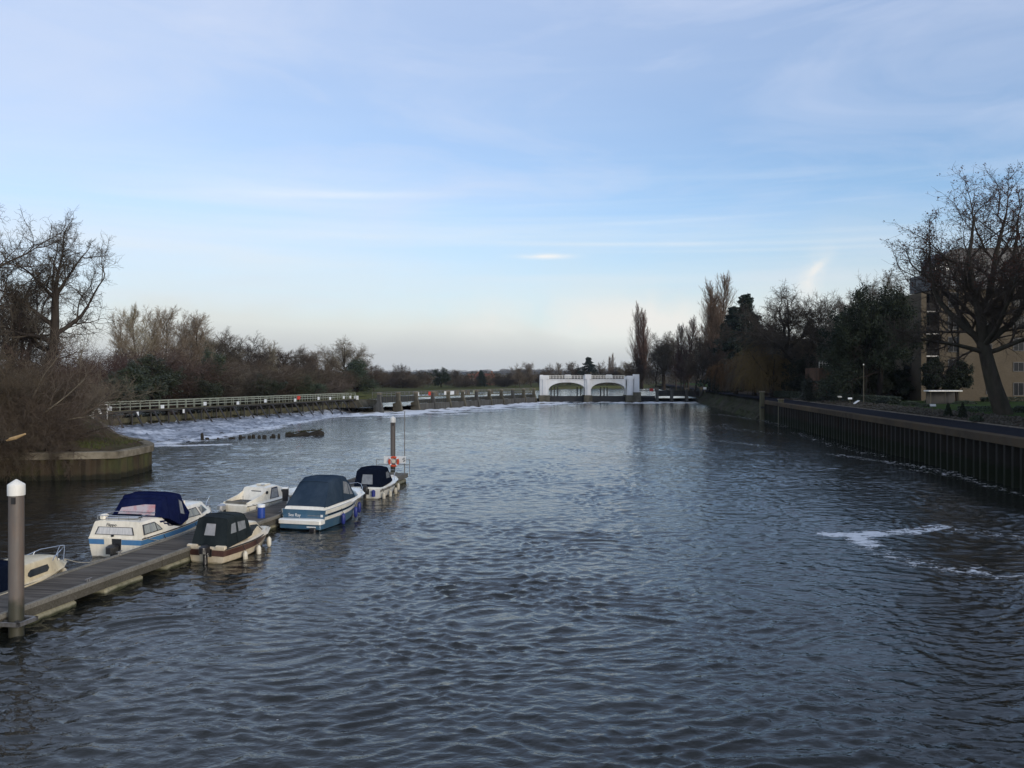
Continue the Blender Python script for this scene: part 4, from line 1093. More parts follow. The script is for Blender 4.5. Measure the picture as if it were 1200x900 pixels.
# ------------------------------------------------------------------ middle distance between wood and sluice
MID = [
    (448, 345, 428, 'mixeda', TB, 1.1, 'brown bare tree on the far field next to the wood'), (462, 350, 427, 'mixedc', TW, 1.2, 'dark broad bare tree on the far field above the first gates'),
    (478, 365, 431, 'mixedb', TB, 1.2, 'rounded brown bare tree above the second gate'), (492, 380, 434, 'mixeda', TW, 1.2, 'dark low bare tree between the brown tree and round evergreen on the field'),
    (536, 385, 433, 'mixedc', TW, 1.3, 'dark bare tree beside the field evergreen'), (548, 400, 437, 'mixedb', TB, 1.2, 'small brown tree in front of the red roofed houses'),
    (455, 372, 436, 'scruba', TB, 2.0, 'low brown thicket tree at the near edge of the far field'), (470, 340, 440, 'scrubb', TW, 1.8, 'dark bush on the far field above the second gate'),
    (484, 350, 441, 'scruba', TB, 2.0, 'brown bush on the far field above the third gate'), (502, 390, 437, 'mixeda', TB, 1.4, 'brown tree left of the field evergreen'), (526, 395, 436, 'mixedb', TB, 1.4, 'brown tree close behind the field evergreen'),
    (541, 365, 442, 'scrubb', TW, 2.0, 'dark bush in front of the small red roofed house'), (575, 420, 440, 'mixedc', TB, 1.4, 'brown tree between the red roofed houses and the dark trees'), (591, 380, 441, 'scruba', TW, 2.0, 'dark bush just past the far houses'),
    (604, 400, 438, 'mixedb', TW, 1.4, 'dark tree hard against the pale fan shaped trees'), (631, 400, 436, 'mixeda', TW, 1.5, 'dark tree at the near pylon of the white bridge'),
    (584, 405, 438, 'mixeda', TW, 1.2, 'dark tree just past the red roofed houses'), (598, 410, 436, 'mixedc', TW, 1.3, 'broad dark tree before the pale willow like tree'),
    (609, 370, 427, 'mixedb', TG, 1.25, 'pale grey brown fan shaped tree beside the white bridge'), (623, 372, 425, 'mixedc', TG, 1.25, 'second pale fan shaped tree, closer to the white bridge'),
    (640, 460, 427, 'mixeda', TB, 1.2, 'brown tree behind the white bridge at its near pier'), (654, 470, 425, 'tallb', TG, 1.3, 'slim grey tree behind the first arch'),
    (668, 480, 424, 'mixedc', TB, 1.2, 'brown tree behind the middle of the first arch'), (678, 485, 428, 'mixedb', TW, 1.3, 'dark tree behind the bridge centre'),
    (704, 480, 424, 'mixeda', TB, 1.2, 'brown tree behind the second arch'), (716, 492, 414, 'poplarpair', None, .8, 'tiny distant poplar spire above the second arch'),
    (724, 470, 426, 'mixedb', TW, 1.2, 'dark tree behind the far pier of the white bridge'), (736, 465, 424, 'mixedc', TB, 1.3, 'brown tree between the white bridge and the poplar pair'),
    (760, 470, 420, 'mixeda', TW, 1.3, 'dark tree behind the foot of the poplar pair'),
]
for px, Y, ty, k, mt, wd, lb in MID: wood(px, Y, ty, k, lb, 'tree', None, mt, wd)
wood(517, 372, 432, 'evergreen', 'dark round evergreen on the field above the gated weir', 'evergreen', None, None, 1.35)
wood(563, 398, 434, 'coniferb', 'small dark conifer beside the red roofed houses', 'conifer', None, None, 1.5); wood(690, 478, 419, 'conifer', 'dark conifer standing behind the white bridge', 'conifer', None, None, 1.6)
def house(px, Y, wpx, eave, ridge, label, mw, mr):
    x, ze = xz_at(px, eave, Y); _, zr = xz_at(px, ridge, Y); W_ = wpx * Y / 1000
    t = thing('house', label, 'house', (x, Y, 2.1)); he, hr = ze - 2.1, zr - 2.1
    wl = MB().box((0, 0, he / 2), (W_, 8, he)).build('wall', mw, t)
    ov = .4
    r = MB().add([(-W_ / 2 - ov, -4 - ov, he), (W_ / 2 + ov, -4 - ov, he), (W_ / 2 + ov, 0, hr), (-W_ / 2 - ov, 0, hr), (-W_ / 2 - ov, 4 + ov, he), (W_ / 2 + ov, 4 + ov, he)], [(0, 1, 2, 3), (3, 2, 5, 4), (0, 3, 4), (1, 5, 2)]).build('roof', mr, t)
    MB().bbox((W_ * .3, .6, hr + .3), (.9, .9, 2.0), .05).build('chimney', M['wall_red'], r)
    for sx in (-.27, .27): MB().box((W_ * sx, -4.03, he * .62), (1.3, .06, 1.3)).build('window', M['win_dark'], t)
house(569, 470, 24, 444, 437.5, 'far house with red tiled roof seen over the gated weir', M['wall_red'], M['roof_red'])
house(556, 490, 14, 443.5, 438, 'smaller far house with red roof beside the larger one', M['render_white'], M['roof_red'])
# far-off woods in masses
def far_woods():
    rng = np.random.default_rng(77); V = []; F = []; base = 0
    def clump(x, y, z, h, w_):
        nonlocal base
        n = 230
        a = rng.normal(0, 1, (n, 3)); a = norm(a) * rng.uniform(.55, 1.05, (n, 1))
        c = np.stack([x + a[:, 0] * w_, y + a[:, 1] * w_, z + h * .52 + a[:, 2] * h * .5], 1)
        v, f = leaf_quads(rng, c, 1, .3, h * .085)
        V.append(v); F.append(f + base); base += len(v)
    for d0, d1, n in ((432, 520, 130), (520, 700, 110), (800, 1200, 140), (1300, 1700, 150)):
        for k in range(n):
            y = rng.uniform(d0, d1); x = rng.uniform(-.35, .30) * y; h = rng.uniform(2.8, 6.6) * (1 + d0 / 2600)
            clump(x, y, 2.0, h, h * rng.uniform(.5, .9))
    for k in range(420):
        y = rng.uniform(2050, 3500); x = rng.uniform(-.30, .22) * y; u = (y - 1700) / 2600
        env = 22 + 7 * math.sin(x / 610 + .6) + 5 * math.sin(x / 270 + 2.0) + 2.5 * math.sin(x / 97) + (4 if x > 300 else 0)
        z = 2 + env * min(1, u * 1.5) ** 1.3
        h = rng.uniform(7, 14); clump(x, y, z - 2, h, h * rng.uniform(.7, 1.6))
    return tag(link_mesh('far_woodland', mesh_from_np('far_woodland', np.concatenate(V), np.concatenate(F)), M['far_wood']), kind='stuff')
far_woods()

# ------------------------------------------------------------------ right-hand bank trees
def rb(px, Y, topy, key, label, cat='tree', mats=None, wide=1.0, zb=3.3, rz=None, name=None, tilt=0):
    x, zt = xz_at(px, topy, Y)
    return plant(key, x, Y, zb, zt - zb, label, cat, None, rz, wide, mats, name, tilt)
rb(753, 262, 356, 'poplarpair', 'slim twin topped poplar standing alone near the white bridge', 'poplar', None, 1.0)
rb(838, 218, 322, 'poplarbig', 'tallest broad poplar with several leaders beside the dark conifer', 'poplar', None, 1.35)
rb(872, 200, 347, 'conifer', 'dark spired conifer right of the tallest poplar', 'conifer', None, 1.25)
rb(858, 205, 361, 'coniferb', 'second dark conifer spire merging with the poplar', 'conifer', None, 1.3)
rb(884, 203, 378, 'coniferb', 'lower dark conifer on the shoulder of the spired one', 'conifer', None, 1.5)
RB = [
    (737, 275, 424, 'mixeda', TW, 1.1, 'dark bare tree at the foot of the poplar pair'), (750, 252, 414, 'mixedb', TW, 1.0, 'dark bare tree before the poplar pair'),
    (778, 245, 389, 'oakb', TW, .95, 'rounded bare tree beside the poplar pair'), (768, 235, 402, 'mixedc', TW, 1.1, 'dark bare tree over the small weir gates'),
    (792, 240, 394, 'mixeda', TW, 1.0, 'dark bare tree between the rounded and pointed trees'), (804, 230, 372, 'poplarpair', {'crown': M['twig_plum']}, 1.5, 'pointed reddish bare tree before the tallest poplar'),
    (798, 222, 408, 'mixedb', TP, 1.2, 'reddish bare tree above the far embankment'), (814, 215, 392, 'mixedc', TW, 1.15, 'dark bare tree at the foot of the tallest poplar'),
    (826, 205, 400, 'mixeda', TW, 1.2, 'dark bare tree before the tallest poplar trunk'), (846, 196, 404, 'mixedb', TW, 1.2, 'dark bare tree between poplar and willow'),
]
for px, Y, ty, k, mt, wd, lb in RB: rb(px, Y, ty, k, lb, 'tree', mt, wd)
rb(905, 150, 400, 'willow', 'large weeping willow with orange brown hanging twigs', 'willow', None, 1.05)
rb(862, 172, 414, 'willow', 'smaller weeping willow nearer the embankment', 'willow', None, 1.1)
rb(884, 164, 412, 'willow', 'weeping willow between the two others', 'willow', {'crown': M['twig_brown']}, 1.0)
rb(943, 146, 338, 'oaka', 'bare oak with open domed crown against the sky', 'tree', None, 1.1, rz=2.2)
rb(914, 178, 372, 'oakb', 'bare tree behind the large weeping willow', 'tree', None, .9)
rb(976, 140, 345, 'mixedc', 'bare tree between the domed oak and the dark evergreen oak', 'tree', TB, 1.0)
rb(992, 128, 336, 'mixeda', 'bare tree just behind the dark evergreen oak', 'tree', TG, 1.0)
rb(958, 150, 368, 'mixedb', 'low bare tree under the domed oak', 'tree', TW, 1.1)
rb(1024, 138, 322, 'oakb', 'wide bare tree topping the dark evergreen oak', 'tree', TB, .85)
rb(1062, 140, 323, 'oaka', 'wide bare tree between the evergreen oak and the brick block', 'tree', TB, .8, rz=.5)
rb(1030, 112, 336, 'holm', 'large dark evergreen oak with leaning limbs before the brick block', 'evergreen', None, .82)
rb(1047, 130, 350, 'holm', 'dark evergreen oak touching the edge of the brick block', 'evergreen', None, .5, rz=2.0)
rb(1012, 112, 362, 'holm', 'lower dark evergreen oak beside the large one', 'evergreen', None, .95, rz=4.0)
for px, Y, ty, wd, lb in ((968, 132, 402, 1.3, 'dark evergreen bush tree behind the young saplings'), (946, 138, 418, 1.4, 'dark evergreen bush next to the willow'), (990, 122, 412, 1.4, 'dark evergreen bush behind the white pole'),
                          (1016, 116, 420, 1.6, 'dark evergreen bush under the evergreen oak'), (1050, 118, 424, 1.5, 'dark evergreen bush below the terrace railing'),
                          (930, 146, 424, 1.2, 'dark evergreen bush close behind the large willow')):
    rb(px, Y, ty, 'evergreen', lb, 'evergreen', None, wd, name='evergreen_bush')
rb(1097, 106, 421, 'smallgreen', 'small dark evergreen tree before the white canopy', 'small tree', None, .85, rz=1.0)
rb(1121, 106, 424, 'smallgreen', 'small dark evergreen tree right of its twin by the canopy', 'small tree', None, .9, rz=3.0)
def sapling(px, Y, topy, label):
    x, zt = xz_at(px, topy, Y); H = zt - 3.3; g = Grow(int(px))
    g.start([(0, 0, 0)], [(0, 0, 1)], [H], [.055]).level(6, .03, .02, .4)
    g.branch(12, .45, 1, 38, 10, .26, .5, lfall=.4, rmin=.018).level(4, .1, .08, .4)
    g.branch(6, .2, 1, 36, 10, .5, .6, rmin=.014).level(3, .14, .05, .5)
    V, F = g.mesh([0], [7]); V2, F2 = g.mesh([1, 2], [4, 3])
    t = tree_obj('sapling', label, 'sapling', [('trunk', V, F, M['bark_grey']), ('crown', V2, F2, M['twig_dark'])]); t.location = (x, Y, 3.3)
for a in ((946, 124, 420, 'young sapling with dark stem nearest the willow'), (957, 122, 418, 'young sapling with pale stem, left of a matching one'), (967, 121, 416, 'young sapling with pale stem, right of a matching one'), (998, 112, 414, 'tall thin sapling beside the white pole')):
    sapling(*a)
# the big plane tree in front of the brick block
def plane_tree():
    g = Grow(404)
    g.start([(0, 0, -.5)], norm(np.array([[-.33, 0, 1.0]])), [7.4], [.66]).level(7, .02, .055, .62)
    P0 = g.levels[0][0][0, -1]; d = [(-.72, .05, .60), (-.30, -.1, 1.0), (.02, .25, 1.0), (.42, -.1, .95), (.85, .1, .62), (.15, -.5, .8), (-.95, -.1, .30), (.75, -.35, .45), (-.25, .5, .8), (.4, .6, .7)]
    L = [9.2, 11.8, 13.0, 12.6, 9.5, 9.0, 7.0, 8.0, 9.5, 9]; r_ = [.30, .34, .40, .36, .3, .22, .22, .22, .24, .24]
    st = [P0 - np.array((0, 0, .25 * (i % 3))) for i in range(len(d))]; st[6] = g.levels[0][0][0, -2]; st[7] = g.levels[0][0][0, -2]
    g.start(st, norm(np.array(d)), L, r_).level(10, .10, .055, .2)
    g.branch(9, .16, 1, 42, 12, .44, .52, lfall=.38, rmin=.06, endcap=True).level(7, .15, .08, .3)
    g.branch(8, .15, 1, 42, 13, .46, .6, lfall=.2, rmin=.028, endcap=True).level(5, .18, .06, .4)
    g.branch(7, .15, 1, 44, 14, .46, .65, rmin=.014, endcap=True).level(3, .2, .04, .5)
    g.branch(3, .3, 1, 44, 14, .55, .7, rmin=.010, endcap=True).level(2, .22, .0, .6)
    V, F = g.mesh([0, 1], [16, 9]); V2, F2 = g.mesh([2, 3, 4, 5], [6, 4, 3, 3])
    tips = g.levels[5][0][:, -1]; hi = tips[tips[:, 2] > 11.5]
    hi = hi[g.rng.random(len(hi)) < .30]
    Vl, Fl = leaf_quads(g.rng, hi, 4, .10, .075)
    t = tree_obj('plane_tree', 'massive leaning bare tree with brown seed clusters in front of the brick block', 'tree', [('trunk', V, F, M['bark_grey']), ('crown', V2, F2, M['twig_dark']), ('dead_leaves', Vl, Fl, M['leaf_brown'])])
    t.location = (41.7, 72, 3.25); t.scale = (1.18, 1.05, .93)
plane_tree()

# hedges, shrubs and clipped cones in the beds
def leafy(name, label, cat, x, y, z, fn, n, size, m, group=None):
    rng = np.random.default_rng(int(abs(x * 91 + y * 37)) % 9999)
    C = fn(rng, n); V, F = leaf_quads(rng, C, 1, .02, size)
    o = link_mesh(name, mesh_from_np(name, V, F), m); o.location = (x, y, z); return tag(o, label, cat, group)
def cone_fn(h, r):
    def f(rng, n):
        u = rng.random(n) ** .6; a = rng.uniform(0, 6.28, n); rr = r * (u) * rng.uniform(.75, 1.05, n)
        return np.stack([rr * np.cos(a), rr * np.sin(a), h * (1 - u) + .03], 1)
    return f
def mound_fn(wx_, wy_, h):
    def f(rng, n):
        a = norm(rng.normal(0, 1, (n, 3))); a[:, 2] = np.abs(a[:, 2]); a *= rng.uniform(.8, 1.04, (n, 1))
        return a * np.array([wx_, wy_, h])
    return f
def boxy_fn(wx_, wy_, h):
    def f(rng, n):
        p = rng.uniform(-1, 1, (n, 3)); ax = rng.integers(0, 3, n); sg = rng.choice([-1, 1], n)
        p[np.arange(n), ax] = sg * rng.uniform(.9, 1.03, n)
        return np.stack([p[:, 0] * wx_, p[:, 1] * wy_, h * .5 + p[:, 2] * h * .5], 1)
    return f
for px, by, lb in ((1111, 487, 'small clipped cone shaped conifer, the narrower of two in the bed'), (1128, 489, 'small clipped cone shaped conifer, the taller of two in the bed')):
    x, y = ground_at(px, by, 3.15); leafy('topiary_cone', lb, 'topiary', x, y, 3.1, cone_fn(1.28 if px > 1120 else 1.15, .38), 2600, .05, M['leaf_dark'])
SH = [(1150, 484, 1.9, .55, .62, 'clipped dark hedge block beside the leaning trunk', 'b'), (1196, 485, 1.0, .6, .75, 'dark shrub right of the leaning trunk base', 'm'), (1085, 478, 1.0, .6, .5, 'low shrub left of the cone shaped conifers', 'm'),
      (1066, 476, 1.4, .7, .6, 'wide low shrub beside the reddish soil', 'm'), (1036, 474, 1.5, .8, .6, 'flat dark shrub at the foot of the evergreen oak', 'm'), (1018, 471, 1.2, .7, .45, 'low shrub behind the white sloping board', 'm'),
      (985, 470, 1.3, .8, .9, 'dark rounded shrub below the small white plate', 'm'), (1100, 473, 2.0, .9, .85, 'large green shrub behind the cone shaped conifers', 'm'), (1130, 475, 1.6, .8, .6, 'green shrub between cones and hedge block', 'm'),
      (1144, 492, .5, .4, .35, 'tiny shrub at the path edge before the hedge block', 'm'), (1064, 470, 1.4, .7, .8, 'dark shrub before the wall of the brick block', 'm'), (1050, 469, 1.6, .8, .9, 'dark shrub at the evergreen oak trunk', 'm')]
for px, by, a, b_, h, lb, kd in SH:
    x, y = ground_at(px, by, 3.2); leafy('shrub', lb, 'shrub', x, y, 3.15, (boxy_fn if kd == 'b' else mound_fn)(a, b_, h), 2600, .07, M['hedge_leaf'] if kd == 'b' or px < 1060 else M['leaf_green'])
x, y = ground_at(955, 467, 3.2)
leafy('hedge', 'long low dark hedge running beside the riverside path', 'hedge', wx(122) + 7.6, 124, 3.2, boxy_fn(.7, 22, .95), 14000, .10, M['hedge_leaf'])
leafy('hedge', 'tall dark hedge closing the lawn in front of the terrace', 'hedge', 51.0, 121, 3.3, boxy_fn(9.5, .8, 2.6), 14000, .13, M['hedge_leaf'])
leafy('hedge', 'low clipped hedge along the foot of the brick block', 'hedge', 72, 110, 3.3, boxy_fn(11, .7, .6), 9000, .09, M['hedge_leaf'])
# ------------------------------------------------------------------ the long weir with its walkway on trestles
W0, W1 = Vector((-50.9, 88, 0)), Vector((-29.6, 158.5, 0))
wl = (W1 - W0).length; wd = (W1 - W0) / wl; wn = Vector((wd.y, -wd.x, 0))           # wn points downstream (towards the river)
wrz = math.atan2(wd.y, wd.x)
t = thing('weir_walkway', 'long footway on black trestles with pale railings over the foaming weir', 'weir walkway', (W0.x, W0.y, 0), wrz)
# local: x along, y = upstream(+), z up   (downstream = -y)
MB().box((wl / 2, .15, 2.36), (wl, 1.7, .16)).build('deck', M['iron_black'], t)
MB().box((wl / 2, -.66, 2.40), (wl, .06, .30)).build('deck_edge', M['weir_wood'], t)
ntr = 21
for k in range(ntr):
    s = 6.0 + k * (wl - 8.0) / (ntr - 1)
    m = MB()
    m.tube([(s, -.42, 2.25), (s, -.50, .35)], .11, 6); m.tube([(s, -.95, 2.25), (s, -2.45, .05)], .11, 6)
    m.tube([(s, -.38, 2.2), (s, -1.0, 2.2)], .10, 6)
    m.tube([(s, -.35, 2.15), (s, .75, 2.15)], .09, 6)
    m.build('trestle', M['iron_black'], t)
def railing(y, name):
    m = MB(); n = int(wl / 1.7)
    for k in range(n + 1): m.box((k * wl / n, y, 2.44 + .55), (.075, .075, 1.12))
    for z in (2.92, 3.28, 3.56): m.box((wl / 2, y, z), (wl, .06, .06 if z < 3.5 else .09))
    m.build(name, M['rail_green'], t)
railing(-.58, 'railing'); railing(.9, 'railing')
for s, z in ((12, 2.85), (21, 2.75), (29.5, 2.9), (37, 2.75), (44, 2.9), (52.5, 2.8), (60, 2.9), (64, 2.8), (69, 2.85), (71.5, 2.85)):
    MB().box((s, -.645, z), (.62, .05, .48)).build('sign_plate', M['sign_white'], t)
MB().box((53.6, -.65, 3.15), (.9, .06, .55)).build('sign_plate', M['sign_red'], t)['label'] = 'red sign plate on the railing'
for s in (9, 16.5, 25): MB().box((s, -.70, 2.05), (.35, .05, .5)).build('notice', M['sign_white'], t)
wt = thing('weir_wall', 'dark timber faced weir wall behind the row of black trestles', 'weir', (W0.x, W0.y, 0), wrz)
MB().box((wl / 2, .75, .45), (wl, .5, 2.2)).build('wall', M['weir_wood'], wt)
for k in range(42): MB().box((1 + k * (wl - 2) / 41, .44, .9), (.16, .14, 1.9)).build('paddle_post', M['weir_wood'], wt)
# the sheet of water running down the apron
def apron():
    A = [np.array((W0.x - .2 + f * (W1.x - W0.x), W0.y + f * (W1.y - W0.y))) for f in np.linspace(0, 1, 200)]
    T = np.array(TOE); tl = np.concatenate([[0], np.cumsum(np.linalg.norm(np.diff(T, axis=0), axis=1))])
    V = []; nv = 60
    rng = np.random.default_rng(6)
    for i, a in enumerate(A):
        f = (i / 199) ** .85
        q = np.array([np.interp(f * tl[-1], tl, T[:, 0]), np.interp(f * tl[-1], tl, T[:, 1])]) + np.array((1.2, -.6))
        for v in np.linspace(0, 1, nv):
            p = a * (1 - v) + q * v
            z = .72 * (1 - v) ** 1.8 - .08 * v
            V.append((p[0], p[1], z))
    V = np.array(V); V[:, 2] += .09 * vnoise(V[:, 0], V[:, 1], 61, 60, .5, 4.0)
    i = np.arange(nv - 1)[None, :] + nv * np.arange(199)[:, None]
    F = np.stack([i, i + 1, i + 1 + nv, i + nv], -1).reshape(-1, 4)
    me = mesh_from_np('white_water', V, F)
    uv = me.attributes.new('run', 'FLOAT_VECTOR', 'POINT')
    vv = np.tile(np.linspace(0, 1, nv), 200); uu = np.repeat(np.linspace(0, wl, 200), nv)
    uv.data.foreach_set('vector', np.stack([uu, vv * 8, 0 * uu], 1).astype(np.float32).ravel())
    m, nt, b = new_mat('white_water')
    at = N(nt, 'ShaderNodeAttribute'); at.attribute_name = 'run'
    mp = N(nt, 'ShaderNodeMapping'); mp.inputs['Scale'].default_value = (.9, .45, 1); nt.links.new(at.outputs['Vector'], mp.inputs[0])
    n1 = N(nt, 'ShaderNodeTexNoise'); n1.inputs['Scale'].default_value = 1.0; n1.inputs['Detail'].default_value = 10; n1.inputs['Roughness'].default_value = .72; nt.links.new(mp.outputs[0], n1.inputs['Vector'])
    n2 = N(nt, 'ShaderNodeTexNoise'); n2.inputs['Scale'].default_value = .16; n2.inputs['Detail'].default_value = 4; nt.links.new(mp.outputs[0], n2.inputs['Vector'])
    f = math_(nt, 'ADD', math_(nt, 'MULTIPLY', n1.outputs['Fac'], .9), math_(nt, 'MULTIPLY', n2.outputs['Fac'], .5))
    col = ramp(nt, f, [(.52, (.045, .052, .062)), (.66, (.15, .165, .195)), (.77, (.42, .44, .48)), (.90, (.74, .75, .76))])
    nt.links.new(col, b.inputs['Base Color']); b.inputs['Roughness'].default_value = .35
    bp = N(nt, 'ShaderNodeBump'); bp.inputs['Strength'].default_value = .6; bp.inputs['Distance'].default_value = .12
    nt.links.new(n1.outputs['Fac'], bp.inputs['Height']); nt.links.new(bp.outputs[0], b.inputs['Normal'])
    o = link_mesh('white_water', me, m, None, 180); tag(o, kind='stuff'); return m
M['white_water'] = apron()
# concrete abutment between the two weirs
def abutment(name, label, x, y, rz, L, wdt, h):
    t = thing(name, label, 'abutment', (x, y, 0), rz)
    MB().add([(-L * .5, -wdt / 2, -1), (L * .5, -wdt / 2, -1), (L * .5, wdt / 2, -1), (-L * .5, wdt / 2, -1), (-L * .5, -wdt / 2, h), (L * .06, -wdt / 2, h), (L * .06, wdt / 2, h), (-L * .5, wdt / 2, h)],
             [(3, 2, 1, 0), (4, 5, 6, 7), (0, 1, 5, 4), (1, 2, 6, 5), (2, 3, 7, 6), (3, 0, 4, 7)]).build('block', M['weir_conc'], t)
    MB().box((-L * .22, 0, h + .06), (L * .56, wdt + .16, .14)).build('cap', M['weir_conc'], t)
    return t
a_ = abutment('weir_abutment', 'massive stained concrete block with sloping nose where the walkway meets the gates', -28.3, 160.0, wrz - math.pi / 2, 5.2, 3.4, 2.15)
MB().box((-1.0, 0, 2.6), (.6, .7, .8)).build('control_box', M['sign_white'], a_)
abutment('weir_abutment', 'smaller concrete block with sloping nose beside the first gate', -25.6, 161.5, wrz - math.pi / 2 - .1, 3.6, 1.5, 2.1)
# low island of old stakes in the pool below the weir
def stump(x, y, h, r, label):
    m = MB(); m.lathe([(r * 1.1, -.6), (r, h * .5), (r * .8, h), (r * .25, h + .04)], (0, 0, 0), 7)
    o = m.build('stump', M['rock_wet']); o.location = (x, y, 0); o.rotation_euler = (rnd.uniform(-.15, .15), rnd.uniform(-.15, .15), rnd.uniform(0, 6)); tag(o, label, 'stump', 'old timber stumps below the weir')
for i in range(16):
    px = 238 + i * 6.0 + rnd.uniform(-2, 2); py = 515.5 - i * .22 + rnd.uniform(-.6, .6)
    if i in (2, 4): continue
    x, y = ground_at(px, py); stump(x, y, rnd.uniform(.12, .38) + (.35 if i == 0 else 0), rnd.uniform(.12, .24), 'dark broken timber stump in the line of stakes below the weir')
x, y = ground_at(355, 510.5)
mt = thing('mossy_timber', 'dark mossy lump of old timber with grass at the end of the stakes', 'timber remains', (x, y, 0), .35)
MB().rings([[(-1.9 + u * 4.2, .36 * math.cos(a) * (1 - .3 * abs(u - .5)), .02 + (.34 + .34 * u) * max(-.4, math.sin(a)) * (.75 + .25 * math.sin(u * 17))) for a in np.linspace(0, 6.28, 9)[:-1]] for u in np.linspace(0, 1, 9)]).build('beam', M['rock_wet'], mt)
def on_beam(rng):
    u = rng.random(); return -1.8 + 4.0 * u, rng.normal(0, .15), .25 + .34 * u
V_ = tufts(90, 9, on_beam, mat('moss_blade', (.05, .052, .022), (.07, .06, .03), .9, 1), 'moss', (.08, .3)); V_.parent = mt; del V_['kind']

# ------------------------------------------------------------------ the gated weir
G0, G1_ = Vector((-24.2, 155.5, 0)), Vector((5.6, 219.5, 0))
gl = (G1_ - G0).length; gd = (G1_ - G0) / gl; grz = math.atan2(gd.y, gd.x)
t = thing('gate_weir', 'long weir of grey gates between weathered concrete posts with footway and railing', 'weir', (G0.x, G0.y, 0), grz)
NP = 12; ps = [i * gl / (NP - 1) for i in range(NP)]
for i, s in enumerate(ps):
    m = MB()
    prof = [(1.1, -1), (1.1, 1.5), (.38, 1.75), (.32, 3.35), (-.32, 3.35), (-.34, 2.3), (-.56, 1.7), (-.74, .9), (-.9, .3), (-.95, -1)]
    n = len(prof); hw = .23
    vs = [(s - hw, y, z) for y, z in prof] + [(s + hw, y, z) for y, z in prof]
    m.add(vs, [tuple(range(n)), tuple(range(2 * n - 1, n - 1, -1))] + [(k, n + k, n + (k + 1) % n, (k + 1) % n) for k in range(n)])
    p = m.build('post', M['weir_conc'] if i % 3 else M['sill_conc'], t)
    MB().bbox((s, 0, 3.50), (.58, .80, .34), .08).build('cap', M['cap_conc'], p)
for i in range(NP - 1):
    a, b = ps[i] + .38, ps[i + 1] - .38; mid = (a + b) / 2; L = b - a
    if i > 1: MB().box((mid, -.35, .2), (L, .5, 2.3)).build('sill', M['sill_conc'], t)
    g = MB().box((mid, .1, 2.35 if i < 2 else 1.75), (L, .12, 1.1 if i < 2 else .75)).build('gate', M['gate_dark'], t)
    for k in range(7): MB().box((a + (k + .5) * L / 7, .02, 2.35 if i < 2 else 1.75), (.09, .06, 1.1 if i < 2 else .75)).build('gate_rib', M['weir_wood'], g)
MB().box((gl / 2, .95, 2.62), (gl, 1.3, .16)).build('deck', M['weir_wood'], t)
m = MB()
for yy in (.42, 1.5):
    for k in range(46): m.box((k * gl / 45, yy, 3.2), (.06, .06, 1.05))
    for z in (3.05, 3.42, 3.70): m.box((gl / 2, yy, z), (gl, .05, .05))
m.build('railing', M['galv'], t)
for s, w_, mm, lb in ((19.3, 2.3, 'sign_red', 'red sign on the gate railing'), (25.2, 1.2, 'sign_white', None), (28.0, 1.6, 'sign_white', None), (33.0, 1.3, 'sign_white', None), (38.2, 1.5, 'rail_green', None), (14.0, .9, 'sign_white', None), (52, 1.0, 'sign_white', None)):
    o = MB().box((s, .34, 3.2), (w_, .06, .75)).build('sign_plate', M[mm], t)
    if lb: o['label'] = lb
for s in (22.0, 30.8, 36.0, 47.5): MB().bbox((s, .95, 3.15), (1.2, .8, .95), .05).build('winch', M['cap_conc'], t)

# ------------------------------------------------------------------ the white roller sluice bridge
BX0, BX1, BY = 7.3, 32.9, 222.0
t = thing('sluice_bridge', 'white two arched sluice bridge with tall end piers across the weir stream', 'bridge', ((BX0 + BX1) / 2, BY, 0))
HW = (BX1 - BX0) / 2
def arch_span(x0, x1, zs, zc, ztop, y0, y1, n=22):
    pts = []
    for i in range(n + 1):
        u = i / n; x = x0 + (x1 - x0) * u
        pts.append((x, zs + (zc - zs) * (1 - abs(2 * u - 1) ** 2.3) ** .62))
    # front/back as strips between arch and top line
    m = MB(); q = []
    for y in (y0, y1):
        q.append([(p[0], y, p[1]) for p in pts]); q.append([(p[0], y, ztop) for p in pts])
    nn = n + 1; vv = q[0] + q[1] + q[2] + q[3]; F = []
    for i in range(n):
        F += [(i, i + 1, nn + i + 1, nn + i), (2 * nn + i + 1, 2 * nn + i, 3 * nn + i, 3 * nn + i + 1), (i + 1, i, 2 * nn + i, 2 * nn + i + 1), (nn + i, nn + i + 1, 3 * nn + i + 1, 3 * nn + i)]
    F += [(0, nn, 3 * nn, 2 * nn), (n, 2 * nn + n, 3 * nn + n, nn + n)]
    return m.add(vv, F)
pier_x = [-HW + 1.1, -.35, HW - 2.4]
spans = [(-HW + 2.2, -1.05), (.4, HW - 3.4)]
